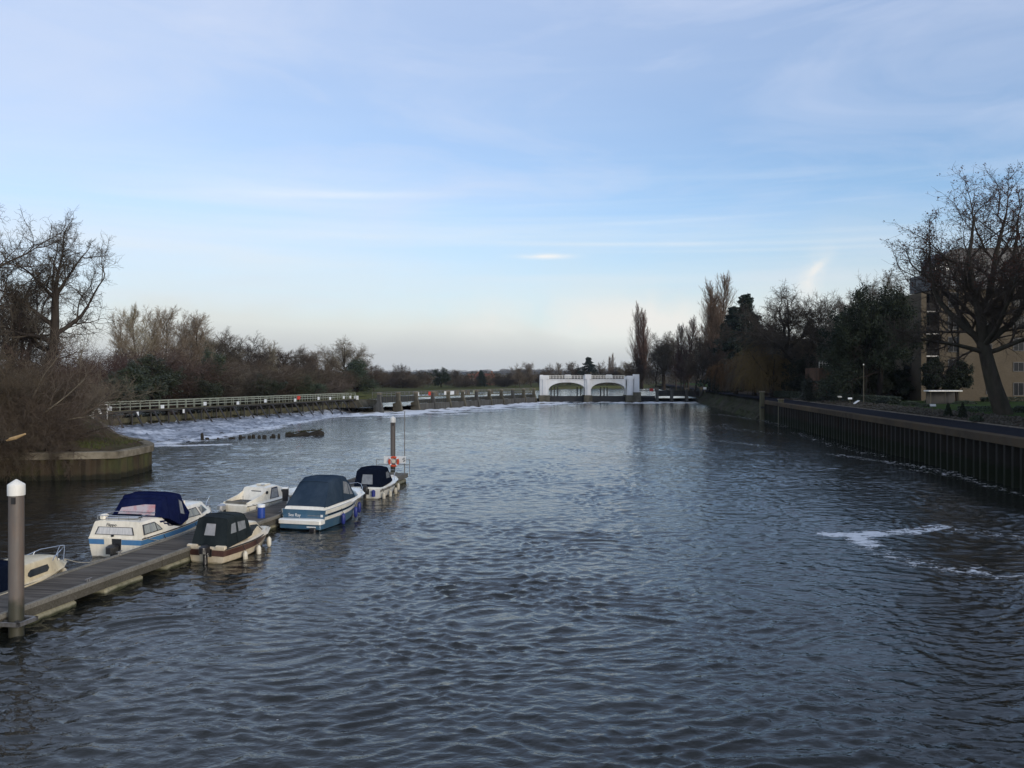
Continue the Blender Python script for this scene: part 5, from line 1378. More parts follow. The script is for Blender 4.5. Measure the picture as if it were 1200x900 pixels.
for i, (a, b) in enumerate(spans):
    arch_span(a, b, 3.4, 5.15, 6.0, -.35, .25).build('arch', M['bridge_white'], t)
    arch_span(a, b, 3.4, 5.15, 6.0, 5.2, 5.7).build('arch', M['bridge_white'], t)
    MB().box(((a + b) / 2, -.42, 5.98), (b - a, .34, .16)).build('moulding', M['bridge_white'], t)
    g = MB().box(((a + b) / 2, 1.5, .55), (b - a, .5, 2.1)).build('sluice_gate', M['gate_dark'], t)
    for k in range(6): MB().box((a + (k + .5) * (b - a) / 6, 1.2, .6), (.18, .1, 1.95)).build('gate_rib', M['gate_dark'], g)
    for u in ((.08, .17, .26, .80, .9) if i == 0 else (.31, .41, .5)):
        MB().box((a + (b - a) * u, 2.4, 2.6), (.30, .3, 2.6)).build('column', M['gate_dark'], t)
    m = MB()
    for k in range(12): m.box((a + (k + .5) * (b - a) / 12, -.1, 6.55), (.09, .09, .85))
    for z in (6.45, 6.75, 6.95): m.box(((a + b) / 2, -.1, z), (b - a, .08, .08))
    m.build('railing', M['paint_white'], t)
    MB().bbox(((a + b) / 2 + .3, .8, 6.68), (1.7, 1.2, .95), .2).build('machine_house', M['bridge_white'], t)
    MB().box(((a + b) / 2, 2.6, 5.9), (b - a + .2, 5.0, .2)).build('deck', M['concrete'], t)
for x, w_, h in ((pier_x[0] - .0, 2.2, 6.75), (pier_x[1], 1.45, 6.95), (pier_x[2] + .2, 1.6, 6.6)):
    p = MB().box((x, 2.6, 4.25), (w_, 6.6, 4.9)).build('pier', M['bridge_white'], t)
    MB().bbox((x, -.2, (h + 6.2) / 2), (w_ + .25, 1.5, h - 5.7), .1).build('pedestal', M['bridge_white'], p)
    MB().box((x, 2.4, .4), (w_ + .6, 7.6, 2.8)).build('base', M['weir_conc'], p)
    MB().bbox((x, -.8, 4.0), (w_ * .45, .25, 4.3), .04).build('pilaster', M['bridge_white'], p)
MB().box((-HW + .35, .3, 4.6), (.8, 1.6, 5.0)).build('end_pylon', M['bridge_white'], t)
MB().box((HW - .55, .6, 4.9), (1.3, 3.0, 4.7)).build('end_pylon', M['bridge_white'], t)
MB().box((HW - .55, .5, .9), (1.9, 4.6, 3.4)).build('pylon_base', M['weir_conc'], t)
# ------------------------------------------------------------------ the small weir right of it
t = thing('small_gate_weir', 'short dark weir of three gates between the white bridge and the tree lined bank', 'weir', (32.8, 223.5, 0))
for i, x in enumerate((5.2, 9.0, 12.9, 16.6)):
    p = MB().box((x, 0, 1.2), (.6, 1.7, 4.2)).build('post', M['sill_conc'], t)
    MB().bbox((x, 0, 3.5), (.75, .9, .5), .06).build('cap', M['cap_conc'] if i != 1 else M['gate_dark'], p)
for i, x in enumerate((2.4, 7.1, 10.95, 14.75)):
    L = (4.6, 3.2, 3.3, 3.1)[i]
    g = MB().box((x, .2, 2.2 if i else 1.0), (L, .16, 1.35 if i else 1.2)).build('gate', M['gate_dark'], t)
    for k in range(5): MB().box((x - L / 2 + (k + .5) * L / 5, .08, 2.2 if i else 1.0), (.1, .08, 1.3 if i else 1.1)).build('gate_rib', M['gate_dark'], g)
MB().box((8.0, 1.2, 2.95), (17.5, 1.1, .14)).build('deck', M['gate_dark'], t)
m = MB()
for k in range(16): m.box((.3 + k * 1.06, .75, 3.5), (.06, .06, 1.0))
for z in (3.5, 3.95): m.box((8.2, .75, z), (16.2, .05, .05))
m.build('railing', M['iron_black'], t)
MB().box((3.6, -.6, 3.2), (.9, .6, .75)).build('control_box', M['red_paint'], t)
MB().bbox((20.4, -4.5, 2.7), (.5, .5, .9), .05).build('notice', M['sign_white'], t)

# ------------------------------------------------------------------ brick apartment block and its neighbours
BYF = 114.0
def bxx(px, Y=BYF): return (px - 600) * Y / 1000
t = thing('apartment_block', 'buff brick apartment block with zinc clad upper storeys and curved roof', 'apartment block', (0, BYF, 3.3))
ZB = 15.0
MB().box(((bxx(1101) + 108) / 2, 4.5, ZB / 2), (108 - bxx(1101), 9, ZB)).build('wall', M['brick'], t)
MB().box(((bxx(1080) + bxx(1101)) / 2 - .002, 4.9, ZB / 2 - .25), (bxx(1101) - bxx(1080), 6, ZB - .5)).build('side_bay', M['brick'], t)
MB().box((bxx(1080) + .35, 1.0, ZB / 2 - .25), (.7, 1.8, ZB - .5)).build('fin_wall', M['brick'], t)
MB().box((bxx(1132), -.16, ZB / 2), (2.1, .3, ZB - .01)).build('pier_wall', M['brick'], t)
MB().box(((bxx(1101) + 108) / 2, -.02, ZB + .12), (108 - bxx(1101) + .3, .5, .24)).build('parapet', M['zinc'], t)
def window(x, z, w_, h, m, y=0.0, mull=1):
    f = MB()
    fw = .07
    for sx in (-1, 1): f.box((x + sx * (w_ / 2 - fw / 2), y - .02, z), (fw, .12, h))
    for sz in (-1, 1): f.box((x, y - .02, z + sz * (h / 2 - fw / 2)), (w_ - 2 * fw, .12, fw))
    for k in range(mull): f.box((x - w_ / 2 + (k + 1) * w_ / (mull + 1), y - .02, z), (.05, .10, h - 2 * fw))
    o = f.build('window', M['win_frame'], t)
    MB().box((x, y + .0, z), (w_ - .08, .07, h - .08)).build('pane', m, o)
    return o
st = 2.98
for fl in range(5):
    zc = 1.5 + fl * st
    window(bxx(1117), zc + .1, 1.35, 2.05 if fl else 1.5, M['win_dark'])
    for px in (1196, 1232, 1268, 1304, 1340, 1376): window(bxx(px), zc + .1, 2.0, 1.75 if fl != 1 else 1.25, M['win_dark'], mull=2)
    window(bxx(1159), zc - .2, .8, .8, M['win_dark'], mull=0)
    if fl:
        bal = MB().box((bxx(1093), .9, fl * st + .05), (1.75, 1.6, .16)).build('balcony', M['render_white'], t)
        r = MB()
        for k in range(12): r.box((bxx(1093) - .84 + k * 1.68 / 11, .16, fl * st + .62), (.025, .025, .95))
        r.box((bxx(1093), .16, fl * st + 1.1), (1.75, .05, .05)); r.build('balustrade', M['iron_black'], bal)
    window(bxx(1092), zc + .1, 1.2, 2.1, M['win_dark'], y=1.9)
MB().box(((bxx(1103) + 108) / 2, 5.25, ZB + 1.35), (108 - bxx(1103), 7.5, 2.3)).build('setback_storey', M['zinc'], t)
for px in (1113, 1124, 1150, 1186, 1215, 1260, 1300): window(bxx(px), ZB + 1.35, .95, 1.7, M['win_lit_tint'], y=1.48, mull=0)
x0 = bxx(1117); m = MB(); ring = []
for i in range(13):
    a = math.pi / 2 * i / 12; ring.append((x0 + 2.6 - 2.6 * math.cos(a) ** .8, ZB + 2.5 + 1.5 + 2.9 * math.sin(a) * .62 + (.0)))
prof = [(x0, ZB + 2.5)] + ring + [(108, ring[-1][1] + 1.2), (108, ZB + 2.5)]
k = len(prof); vs = [(p[0], 2.6, p[1]) for p in prof] + [(p[0], 9, p[1]) for p in prof]
m.add(vs, [tuple(range(k)), tuple(range(2 * k - 1, k - 1, -1))] + [(i, k + i, k + (i + 1) % k, (i + 1) % k) for i in range(k)])
m.build('curved_roof', M['zinc'], t)
r = MB()
for kk in range(9): r.box((bxx(1104) + kk * .22, 1.75, ZB + 3.0), (.03, .03, 1.0))
r.box((bxx(1104) + .9, 1.75, ZB + 3.5), (1.9, .04, .04)); r.build('balustrade', M['steel_rail'], t)
for px in (1128, 1165, 1210): window(bxx(px), ZB + 3.75, 1.3, 1.5, M['win_dark'], y=2.6, mull=0)
# white canopy
t = thing('entrance_canopy', 'flat white canopy on thin posts before the brick block', 'canopy', (bxx(1105, 101), 101, 3.3))
MB().bbox((0, 0, 1.58), (4.0, 1.3, .15), .03).build('roof', M['paint_white'], t)
for x in (-1.65, .05, 1.65): MB().box((x, -.4, .75), (.07, .07, 1.52)).build('post', M['weir_conc'], t)
MB().box((0, .6, .75), (3.4, .08, 1.5)).build('shade_panel', M['gate_dark'], t)  # dark sheet put in for the shaded opening under the canopy
# unseen block added beyond the view to keep the riverside path in shade
t = thing('apartment_block', 'unseen added brick block that shades the path near the footbridge', 'apartment block', (0, 0, 3.0))
MB().box((65, 23, 10), (50, 56, 20)).build('wall', M['brick'], t)
MB().box((66, 23, 21.2), (46, 52, 2.6)).build('roof', M['zinc'], t)
for fl in range(6):
    for k in range(12): MB().box((39.98, -2 + k * 4.4, 1.7 + fl * 3.1), (.1, 1.7, 1.8)).build('window', M['win_dark'], t)
# low terrace building with white railing
t = thing('terrace_building', 'low brick building with white terrace railing half hidden behind the evergreen oaks', 'building', (51.5, 127, 3.3))
MB().box((0, 3, 2.3), (11.6, 6, 4.6)).build('wall', mat('brick_low', (.10, .062, .042), (.075, .048, .034), .92, 1.5, bump=.3), t)
for x in (-3.6, 0, 3.6): MB().box((x, -.03, 2.0), (1.6, .08, 1.6)).build('window', M['win_dark'], t)
r = MB()
for kk in range(24): r.box((-5.75 + kk * .5, .1, 5.1), (.05, .05, 1.0))
for z in (4.95, 5.3, 5.6): r.box((0, .1, z), (11.6, .05, .06))
r.build('railing', M['paint_white'], t)
# another block behind
t = thing('apartment_block', 'brick block mostly hidden behind the bare trees by the terrace', 'apartment block', (62, 160, 3.3))
MB().box((0, 6, 5), (22, 12, 10)).build('wall', M['brick'], t)
MB().box((0, 6, 10.2), (22.4, 12.4, .4)).build('roof', M['zinc'], t)
for x in (-8, -4, 0, 4, 8):
    for z in (2, 5, 8): MB().box((x, -.03, z), (1.6, .08, 1.5)).build('window', M['win_dark'], t)

# ------------------------------------------------------------------ small things on the right-hand bank
y = 104.0; x = .412 * y
t = thing('white_pole', 'tall thin white pole standing on the lawn before the dark evergreens', 'pole', (x, y, 3.3))
MB().tube([(0, 0, 0), (0, 0, 4.7)], [.055, .04], 8).build('shaft', M['weir_conc'], t)
MB().lathe([(.07, 4.65), (.08, 4.74), (.04, 4.82), (.01, 4.84)], (0, 0, 0), 8).build('finial', M['paint_white'], t)
for px, py, w_, lb in ((984, 465, .55, 'small white plate on a stake above the rounded shrub'), (996, 467, .5, 'small white plate on a stake beside the tall thin sapling'), (1040, 466, .5, 'small white plate on a stake before the evergreen oak'), (1093, 475, .55, 'pale plate low in the bed before the green shrubs')):
    x, y = ground_at(px, py, 3.9); t = thing('plant_marker', lb, 'sign', (x, y, 3.25))
    MB().box((0, 0, .3), (.05, .05, .62)).build('stake', M['weir_wood'], t); MB().box((0, -.045, .66), (w_, .03, .22), rx=-.4).build('plate', M['sign_white'], t)
x, y = ground_at(1003, 474, 3.1)
t = thing('sloping_board', 'white board lying tilted at the edge of the riverside path', 'board', (x + .1, y, 3.05), .4)
MB().bbox((0, 0, .34), (1.05, .4, .05), .01).build('board', M['sign_white'], t).rotation_euler = (0, -.45, 0)
MB().box((-.35, 0, .1), (.07, .35, .3)).build('foot', M['weir_wood'], t); MB().box((.3, 0, .22), (.07, .35, .55)).build('foot', M['weir_wood'], t)
for px, base_y, top_y, lb in ((893, 492, 459.5, 'square timber mooring post standing in the water at the end of the ribbed wall'), (915, 496.5, 468.5, 'shorter timber mooring post against the ribbed wall')):
    x, y = ground_at(px, base_y); zt = 6.5 - (top_y - 442) * y / 1000
    t = thing('mooring_post', lb, 'mooring post', (x, y, 0)); MB().bbox((0, 0, zt / 2 - .6), (.62, .62, zt + 1.2), .06).build('post', M['weir_wood'], t)
    MB().bbox((0, 0, zt + .06), (.74, .74, .12), .03).build('cap', M['cap_conc'], t); MB().box((0, -.33, zt * .45), (.66, .06, .3)).build('strap', M['iron_black'], t)
x, y = ground_at(826, 459, 3.1)
t = thing('notice_post', 'small white notice on a post by the far embankment', 'sign', (x, y, 2.9)); MB().box((0, 0, .6), (.1, .1, 1.2)).build('post', M['weir_wood'], t); MB().box((0, -.08, 1.0), (.7, .04, .5)).build('plate', M['sign_white'], t)
x, y = ground_at(876, 462, 3.1)
t = thing('park_lantern', 'pale post with small pitched top under the large weeping willow', 'lamp post', (x, y, 3.1)); MB().box((0, 0, .95), (.16, .16, 1.9)).build('post', M['weir_conc'], t); MB().lathe([(.45, 1.9), (.42, 1.98), (.05, 2.3)], (0, 0, 0), 4).build('top', M['weir_conc'], t)
# white rails and pipe near the walkway end on the left-hand bank
t = thing('handrail', 'white pipe handrail at the near end of the weir walkway', 'handrail', (-46.5, 86.5, 2.6), .6)
m = MB()
for z in (.55, 1.0): m.tube([(0, 0, z), (5.2, 1.2, z)], .05, 6)
for k in range(4): m.tube([(k * 1.73, k * .4, -.6), (k * 1.73, k * .4, 1.0)], .045, 6)
m.build('rail', M['paint_white'], t)
t = thing('standpipe', 'white hooked pipe standing on the grassy end of the bank', 'pipe', (-37.6, 76.5, 2.0))
MB().tube([(0, 0, 0), (0, 0, 1.3), (.1, 0, 1.55), (.35, 0, 1.68), (.6, 0, 1.55), (.68, 0, 1.2)], .13, 8).build('pipe', M['paint_white'], t)
# ------------------------------------------------------------------ pontoon
UX = Vector((.1752, .9845)).normalized(); URZ = math.atan2(UX.y, UX.x)
def redge(Y): return -12.7 + .178 * (Y - 22.16)
PW = 1.72
def pon(Y, side): # point on pontoon edge: side 0 right edge, 1 left edge
    x = redge(Y); return Vector((x, Y)) + Vector((-UX.y, UX.x)) * PW * side
P0 = pon(12.0, .5)
PL = (53.2 - 12.0) / UX.y
t = thing('pontoon', 'long grey timber mooring pontoon on concrete floats running out to the moored boats', 'pontoon', (P0.x, P0.y, 0), URZ)
def pl(Y): return (Y - 12.0) / UX.y
m = MB(); n = int(PL / .148)
for k in range(n): m.box((k * PL / n + .074, 0, .475 + rnd.uniform(-.003, .003)), (.134, PW - .27, .05))
m.build('decking', M['deck_wood'], t)
for s in (-1, 1):
    for q, (a, b) in enumerate([(0, 8.3), (8.36, 16.6), (16.66, 25.0), (25.06, 33.4), (33.46, PL)]):
        e = MB().bbox(((a + b) / 2, s * (PW / 2 - .065), .485), (b - a, .13, .13), .02).build('edge_beam', M['beam_wood'], t)
        MB().box(((a + b) / 2, s * (PW / 2 - .085), .30), (b - a, .09, .22)).build('fascia', M['fascia_wood'], t)
    MB().box((PL / 2, s * .25, .36), (PL, .12, .16)).build('bearer', M['beam_wood'], t)
MB().box((PL + .05, 0, .40), (.1, PW, .32)).build('end_beam', M['beam_wood'], t)
MB().box((PL - 1.1, -PW / 2 - .36, .40), (2.3, .7, .26)).build('end_platform', M['beam_wood'], t)
MB().bbox((PL - 1.1, -PW / 2 - .36, -.05), (1.9, .6, .5), .05).build('float', M['float_conc'], t)
for Y in (15, 19.3, 23.4, 26.5, 29.6, 32.8, 36.2, 39.6, 43.0, 46.4, 49.6, 52.2):
    MB().bbox((pl(Y), 0, -.1), (1.9, PW - .16, .52), .06).build('float', M['float_conc'], t)
for Y, s in ((24.8, -1), (28.4, 1), (31.2, -1), (34.0, 1), (37.2, -1), (41.2, 1), (45.8, -1)):
    c = MB(); xx = pl(Y); yy = s * (PW / 2 - .085)
    c.tube([(xx - .14, yy, .64), (xx + .14, yy, .64)], .018, 6); c.tube([(xx - .05, yy, .55), (xx - .05, yy, .64)], .02, 6); c.tube([(xx + .05, yy, .55), (xx + .05, yy, .64)], .02, 6)
    c.build('cleat', M['galv'], t)
# steel piles
def pile(Y, x, r, ztop, label):
    t = thing('mooring_pile', label, 'mooring pile', (x, Y, 0))
    MB().lathe([(r, -2.5), (r, ztop - .36)], (0, 0, 0), 28).build('shaft', M['pile_steel'], t, 40)
    MB().lathe([(r * 1.14, ztop - .40), (r * 1.14, ztop - .14), (r * 1.08, ztop - .12), (r * .12, ztop), (.005, ztop + .005)], (0, 0, 0), 28).build('cap', M['paint_white'], t, 40)
    MB().box((r * .18, -r * 1.0, ztop - .52), (.09, .05, .16)).build('lug', M['iron_black'], t)
    return t
pile(21.55, redge(21.55) + .29, .180, 3.92, 'thick brown steel pile with white cap at the near end of the pontoon')
pile(53.75, -7.50, .152, 4.05, 'slimmer white capped steel pile at the far end of the pontoon behind the lifebuoy')
def bracket(Y, off, r, label):
    x = redge(Y) + off; t = thing('pile_guide', label, 'pile guide', (x, Y, .34), URZ - math.pi / 2)
    m = MB(); k = r + .13
    for a, b in (((-k - .05, k), (k, k)), ((k, k), (k, -k)), ((k, -k), (-k - .05, -k))):
        c = ((a[0] + b[0]) / 2, (a[1] + b[1]) / 2, 0); m.box(c, (abs(b[0] - a[0]) + .07, abs(b[1] - a[1]) + .07, .10))
    m.build('collar', M['galv'], t)
    for a in (.8, 2.4, 4.0, 5.5): MB().lathe([(.05, -.06), (.05, .06)], ((r + .055) * math.cos(a), (r + .055) * math.sin(a), 0), 8).build('roller', M['rubber'], t)
bracket(21.55, .29, .180, 'galvanised guide frame round the near brown pile')
# lifebuoy stand at the end
Y = 52.5; x, z0 = -7.32, .5
lt = thing('lifebuoy_stand', 'thin rail frame with white board at the pontoon end', 'stand', (x, Y, z0))
m = MB()
for xx in (-1.02, 1.02): m.tube([(xx, 0, 0), (xx, 0, .95)], .02, 6)
m.tube([(-1.02, 0, .95), (1.02, 0, .95)], .02, 6); m.tube([(-1.02, 0, .62), (1.02, 0, .62)], .02, 6)
m.build('frame', M['galv'], lt)
MB().bbox((.12, -.05, .92), (1.36, .03, .44), .008).build('board', M['sign_white'], lt)
for dx, dz in ((.55, .04), (.62, .10), (.66, -.02), (.6, -.09)): MB().box((.12 + dx * .92, -.07, .92 + dz), (.075, .01, .06)).build('symbol', M['black'], lt)
lb = thing('lifebuoy', 'orange lifebuoy with white bands hung on the white board', 'lifebuoy', (x + .06, Y - .16, z0 + .82))
MB().torus((0, 0, 0), .27, .075, 'Y', 32, 10).build('ring', M['life_orange'], lb, 180)
for a in (.78, 2.36, 3.93, 5.5): MB().torus((0, 0, 0), .27, .079, 'Y', 4, 10, a - .16, a + .16).build('band', M['sign_white'], lb, 180)
MB().lathe([(.10, -.05), (.12, -.02), (.10, .05)], (0, .04, 0), 12, 'Y').build('hub', M['fender_white'], lb)
x2, y2 = -6.62, 52.6
t = thing('pole', 'tall thin grey pole standing at the corner of the pontoon end', 'pole', (x2, y2, .3)); MB().tube([(0, 0, 0), (0, 0, 4.1)], [.035, .025], 6).build('shaft', M['galv'], t)
# service bollards on the deck
Yb = 36.3; p = pon(Yb, .30)
t = thing('service_post', 'blue cylinder bollard with white top on the pontoon', 'bollard', (p.x, p.y, .5)); MB().lathe([(.155, 0), (.155, .46)], (0, 0, 0), 18).build('body', M['ped_blue'], t, 40); MB().lathe([(.165, .46), (.165, .56), (.15, .58)], (0, 0, 0), 18).build('lid', M['sign_white'], t, 40)
p = pon(38.2, .12)
t = thing('power_post', 'slim white power post with black box on top', 'power post', (p.x, p.y, .5)); MB().box((.02, 0, .32), (.10, .10, .64)).build('post', M['sign_white'], t); MB().bbox((-.10, 0, .74), (.24, .22, .54), .02).build('box', M['black'], t); MB().bbox((-.10, 0, 1.04), (.27, .25, .07), .02).build('lid', M['sign_white'], t)

# ------------------------------------------------------------------ boats
M['rope'] = mat('rope', (.36, .33, .27), (.22, .2, .16), .9, 12)
def pz(Y, side): p = pon(Y, side); return (p.x, p.y, .56)
def lerp(a, b, f): return a + (b - a) * f
class Boat:
    def __init__(s, name, label, cat, loc, rz, L, B, zs0, zs1, tt=.9, rake=.75, full=2.3, draft=.35, flare=.86):
        s.t = thing(name, label, cat, (loc[0], loc[1], 0), rz); s.L, s.B, s.zs0, s.zs1, s.tt, s.rake, s.full, s.draft, s.flare = L, B, zs0, zs1, tt, rake, full, draft, flare
    def plan(s, u):
        a = s.tt + (1 - s.tt) * min(1, u / .35)
        return a * max(.012, 1 - max(0, (u - .38) / .62) ** s.full)
    def sheer(s, u): return lerp(s.zs0, s.zs1, u ** 1.8)
    def pt(s, u, h, side, off=0.0):
        """h: -1 keel .. 0 chine .. 1 sheer"""
        bs = s.B / 2 * s.plan(u); zs = s.sheer(u); bc = bs * (s.flare - .30 * u ** 3); zc = .02 + .20 * u ** 3; zk = -s.draft * (1 - .7 * u ** 5)
        hh = (h + 1) / 2; x = u * (s.L - s.rake) + s.rake * u ** 3.5 * hh
        if h >= 0: y = lerp(bc, bs, h ** .85); z = lerp(zc, zs, h)
        else: y = lerp(bc, .015, -h); z = lerp(zc, zk, -h)
        return (x, side * (y + off), z)
    def hull(s, m, n=22, hs=(-1, -.5, 0, .25, .5, .75, 1)):
        us = [k / n for k in range(n + 1)]; rings = []
        for u in us:
            rings.append([s.pt(u, h, 1) for h in hs[::-1]] + [s.pt(u, h, -1) for h in hs])
        o = MB().rings(rings).build('hull', m, s.t, 30); return o
    def strip(s, name, m, u0, u1, h0, h1, off=.006, parent=None, n=16, sides=(1, -1)):
        for sd_ in sides:
            rings = []
            for k in range(n + 1):
                u = lerp(u0, u1, k / n)
                rings.append([s.pt(u, h0, sd_, off), s.pt(u, (h0 + h1) / 2, sd_, off), s.pt(u, h1, sd_, off), s.pt(u, h1, sd_, -.02), s.pt(u, h0, sd_, -.02)])
            MB().rings(rings).build(name, m, parent or s.t, 30)
    def transom(s, name, m, h0, h1, v0, v1, off=.006, parent=None):
        a = s.pt(0, h0, 1)[1]; b = s.pt(0, h1, 1)[1]; z0 = s.pt(0, h0, 1)[2]; z1 = s.pt(0, h1, 1)[2]
        return MB().plate([(-off, v0 * a, z0), (-off, v1 * a, z0), (-off, v1 * b, z1), (-off, v0 * b, z1)], (-1, 0, 0), .02 + off).build(name, m, parent or s.t)
    def rub(s, m, r=.03, h=1.0, name='rub_rail'):
        pts = [s.pt(u / 24, h, 1, .01) for u in range(25)] + [s.pt(u / 24, h, -1, .01) for u in range(24, -1, -1)]
        MB().tube(pts, r, 6).build(name, m, s.t, 60)
    def fender(s, u, side, m, r=.09, L=.5, h=.9, off=.10, name='fender'):
        x, y, z = s.pt(u, h, side); y += side * off; zz = z - .18
        o = MB().lathe([(.01, zz), (r * .6, zz - .03), (r, zz - .10), (r, zz - L + .10), (r * .6, zz - L + .03), (.01, zz - L)], (x, y, 0), 12).build(name, m, s.t, 50)
        MB().tube([(x, y - side * off, z + .03), (x, y, zz)], .012, 5).build('fender_line', M['rubber'], o)
    def lines(s, pts):
        Mi = s.t.matrix_basis.inverted()
        for loc_, wp in pts:
            a = Vector(loc_); b_ = Mi @ Vector(wp); q = []
            for k in range(9):
                f = k / 8; p = a.lerp(b_, f); p.z -= .16 * math.sin(math.pi * f); q.append(tuple(p))
            MB().tube(q, .014, 5).build('mooring_line', M['rope'], s.t)
    def outboard(s, y=0.0, z=.55, k=1.0, m=None, x=-.18, tilt=0.0, name='outboard_motor'):
        mm = m or M['black']
        e = MB().bbox((x - .05, y, z + .16 * k), (.48 * k, .34 * k, .34 * k), .08)
        o = e.build(name, mm, s.t, 40)
        MB().bbox((x, y, z - .22 * k), (.20 * k, .16 * k, .55 * k), .03).build('leg', mm, o)
        MB().bbox((x + .10 * k, y, z - .05), (.16, .26 * k, .25 * k), .03).build('clamp', M['black'], o)
        MB().tube([(x + .15, y, z + .12), (x + .55, y + .1, z + .2)], .025, 6).build('tiller', M['black'], o)
        return o

class Shell:
    """superstructure: stations (xb, xt, wb, wt, zb, zs, zt)  (bottom x, top x, half widths bottom/top, z bottom, shoulder, roof)"""
    def __init__(s, st): s.st = st
    def at(s, u):
        i = int(min(u, len(s.st) - 2)); f = u - i; return [lerp(a, b, f) for a, b in zip(s.st[i], s.st[i + 1])]
    def P(s, u, t, side, off=0.0):
        xb, xt, wb, wt, zb, zs, zt = s.at(u); return (lerp(xb, xt, t), side * (lerp(wb, wt, t) + off), lerp(zb, zs, t))
    def build(s, name, m, parent, sub=3, smooth=38, rr=.12):
        rings = []
        n = (len(s.st) - 1) * sub
        for k in range(n + 1):
            xb, xt, wb, wt, zb, zs, zt = s.at(k / sub); ring = []
            half = [(xb, wb, zb), (lerp(xb, xt, .5), lerp(wb, wt, .5), lerp(zb, zs, .5)), (xt, wt, zs), (xt, wt * (1 - rr * .35), lerp(zs, zt, .55)), (xt, wt * (1 - rr * 1.6), lerp(zs, zt, .88)), (xt, wt * .35, zt)]
            rings.append([(a, b, c) for a, b, c in half] + [(a, -b, c) for a, b, c in half[::-1]])
        return MB().rings(rings).build(name, m, parent, smooth)
    def side_panel(s, name, poly, side, m, parent, off=.008, th=.02):
        pts = [Vector(s.P(u, t, side, off)) for u, t in poly]
        nr = (pts[1] - pts[0]).cross(pts[2] - pts[1]).normalized()
        if nr.y * side < 0: nr = -nr
        return MB().plate([tuple(p) for p in pts], nr, th).build(name, m, parent)
    def end_panel(s, name, poly, m, parent, front=False, off=.008, th=.02):
        u = len(s.st) - 1 if front else 0
        xb, xt, wb, wt, zb, zs, zt = s.st[u]; sg = 1 if front else -1
        d = Vector((zs - zb, 0, -(xt - xb))).normalized() * sg
        pts = [Vector((lerp(xb, xt, t), v * lerp(wb, wt, min(t, 1)), lerp(zb, zs, t))) + d * off for v, t in poly]
        return MB().plate([tuple(p) for p in pts], d, th).build(name, m, parent)
    def hoop(s, us, m, parent, name='hoop_seam', rr=.2):
        for u in us:
            xb, xt, wb, wt, zb, zs, zt = s.at(u); e = .006
            half = [(xb, wb + e, zb + .02), (lerp(xb, xt, .5), lerp(wb, wt, .5) + e, lerp(zb, zs, .5)), (xt, wt + e, zs), (xt, wt * (1 - rr * .35) + e, lerp(zs, zt, .55) + e), (xt, wt * (1 - rr * 1.6), lerp(zs, zt, .88) + e), (xt, wt * .35, zt + e)]
            MB().tube([(a, b, c) for a, b, c in half] + [(a, -b, c) for a, b, c in half[::-1]], .014, 5).build(name, m, parent)
    def window(s, poly, side, mglass, parent, mframe, inset=.86, off=.010, mull=()):
        f = s.side_panel('window', poly, side, mframe, parent, off)
        cu = sum(p[0] for p in poly) / len(poly); ct = sum(p[1] for p in poly) / len(poly)
        s.side_panel('pane', [(cu + (a - cu) * inset, ct + (b - ct) * (inset - .06)) for a, b in poly], side, mglass, f, off + .006)
        return f
    def end_window(s, poly, mglass, parent, mframe, front=False, inset=.93, off=.010):
        f = s.end_panel('window', poly, mframe, parent, front, off)
        cu = sum(p[0] for p in poly) / len(poly); ct = sum(p[1] for p in poly) / len(poly)
        s.end_panel('pane', [(cu + (a - cu) * inset, ct + (b - ct) * (inset - .08)) for a, b in poly], mglass, f, front, off + .006)
        return f

# ---- 1. white cruiser with blue stripe ------------------------------------
c = pon(30.2, 1) + Vector((-UX.y, UX.x)) * 1.36
B = Boat('cabin_cruiser', 'white cabin cruiser with blue stripe and navy canvas hood moored beside the pontoon', 'cabin cruiser', (c.x, c.y), URZ, 6.5, 2.30, .74, .98, .93, .6, 2.6)
T = B.t
B.hull(M['gel_white']); B.rub(M['rubber'], .022)
B.strip('stripe', M['stripe_blue'], 0, .97, .66, .93)
B.transom('stripe', M['stripe_blue'], .66, .93, .42, .999); B.transom('stripe', M['stripe_blue'], .66, .93, -.999, -.25)
B.transom('motor_well', M['black'], .30, .97, -.24, .12, .004); B.transom('well_panel', M['gel_white'], .25, .97, .12, .41, .007)
B.outboard(-.02, .22, .95, None, -.14)['label'] = 'black tilted outboard motor'
MB().box((-.10, -.75, .14), (.22, .5, .08)).build('trim_step', M['alu'], T)
aft = Shell([(.03, .14, 1.07, .92, .73, 1.30, 1.38), (.85, .85, 1.08, .93, .75, 1.30, 1.40), (1.75, 1.40, 1.10, .98, .78, 1.30, 1.36), (2.4, 1.8, 1.10, 1.04, .79, .96, .98)])
ac = aft.build('aft_cabin', M['gel_white'], T)
aft.end_window([(-.70, .22), (.82, .22), (.78, .74), (-.66, .74)], M['curtain'], ac, M['win_frame'])
for sd_ in (1, -1):
    aft.window([(.12, .22), (1.55, .22), (1.42, .55), (1.12, .90), (.12, .90)], sd_, M['curtain2'], ac, M['win_frame'])
    w2 = aft.side_panel('mullion', [(.72, .24), (.76, .24), (.76, .88), (.72, .88)], sd_, M['alu'], ac, .024); aft.side_panel('mullion', [(1.12, .24), (1.17, .24), (1.17, .86), (1.12, .86)], sd_, M['rubber'], ac, .024)
    for k in range(3):
        u0 = 1.62 + k * .23; aft.side_panel('louvre', [(u0, .72 - k * .18), (u0 + .60, .80 - k * .20), (u0 + .60, .95 - k * .20), (u0, .87 - k * .18)], sd_, M['canvas_navy'], ac, .012)
text('name_lettering', 'Flippo', .165, M['black'], ac, (.112, .22, 1.225), (R(79), 0, R(-90)), .006)
MB().lathe([(.05, -.03), (.05, .02)], (.03, .12, .83), 10, 'X').build('horn', M['black'], ac)
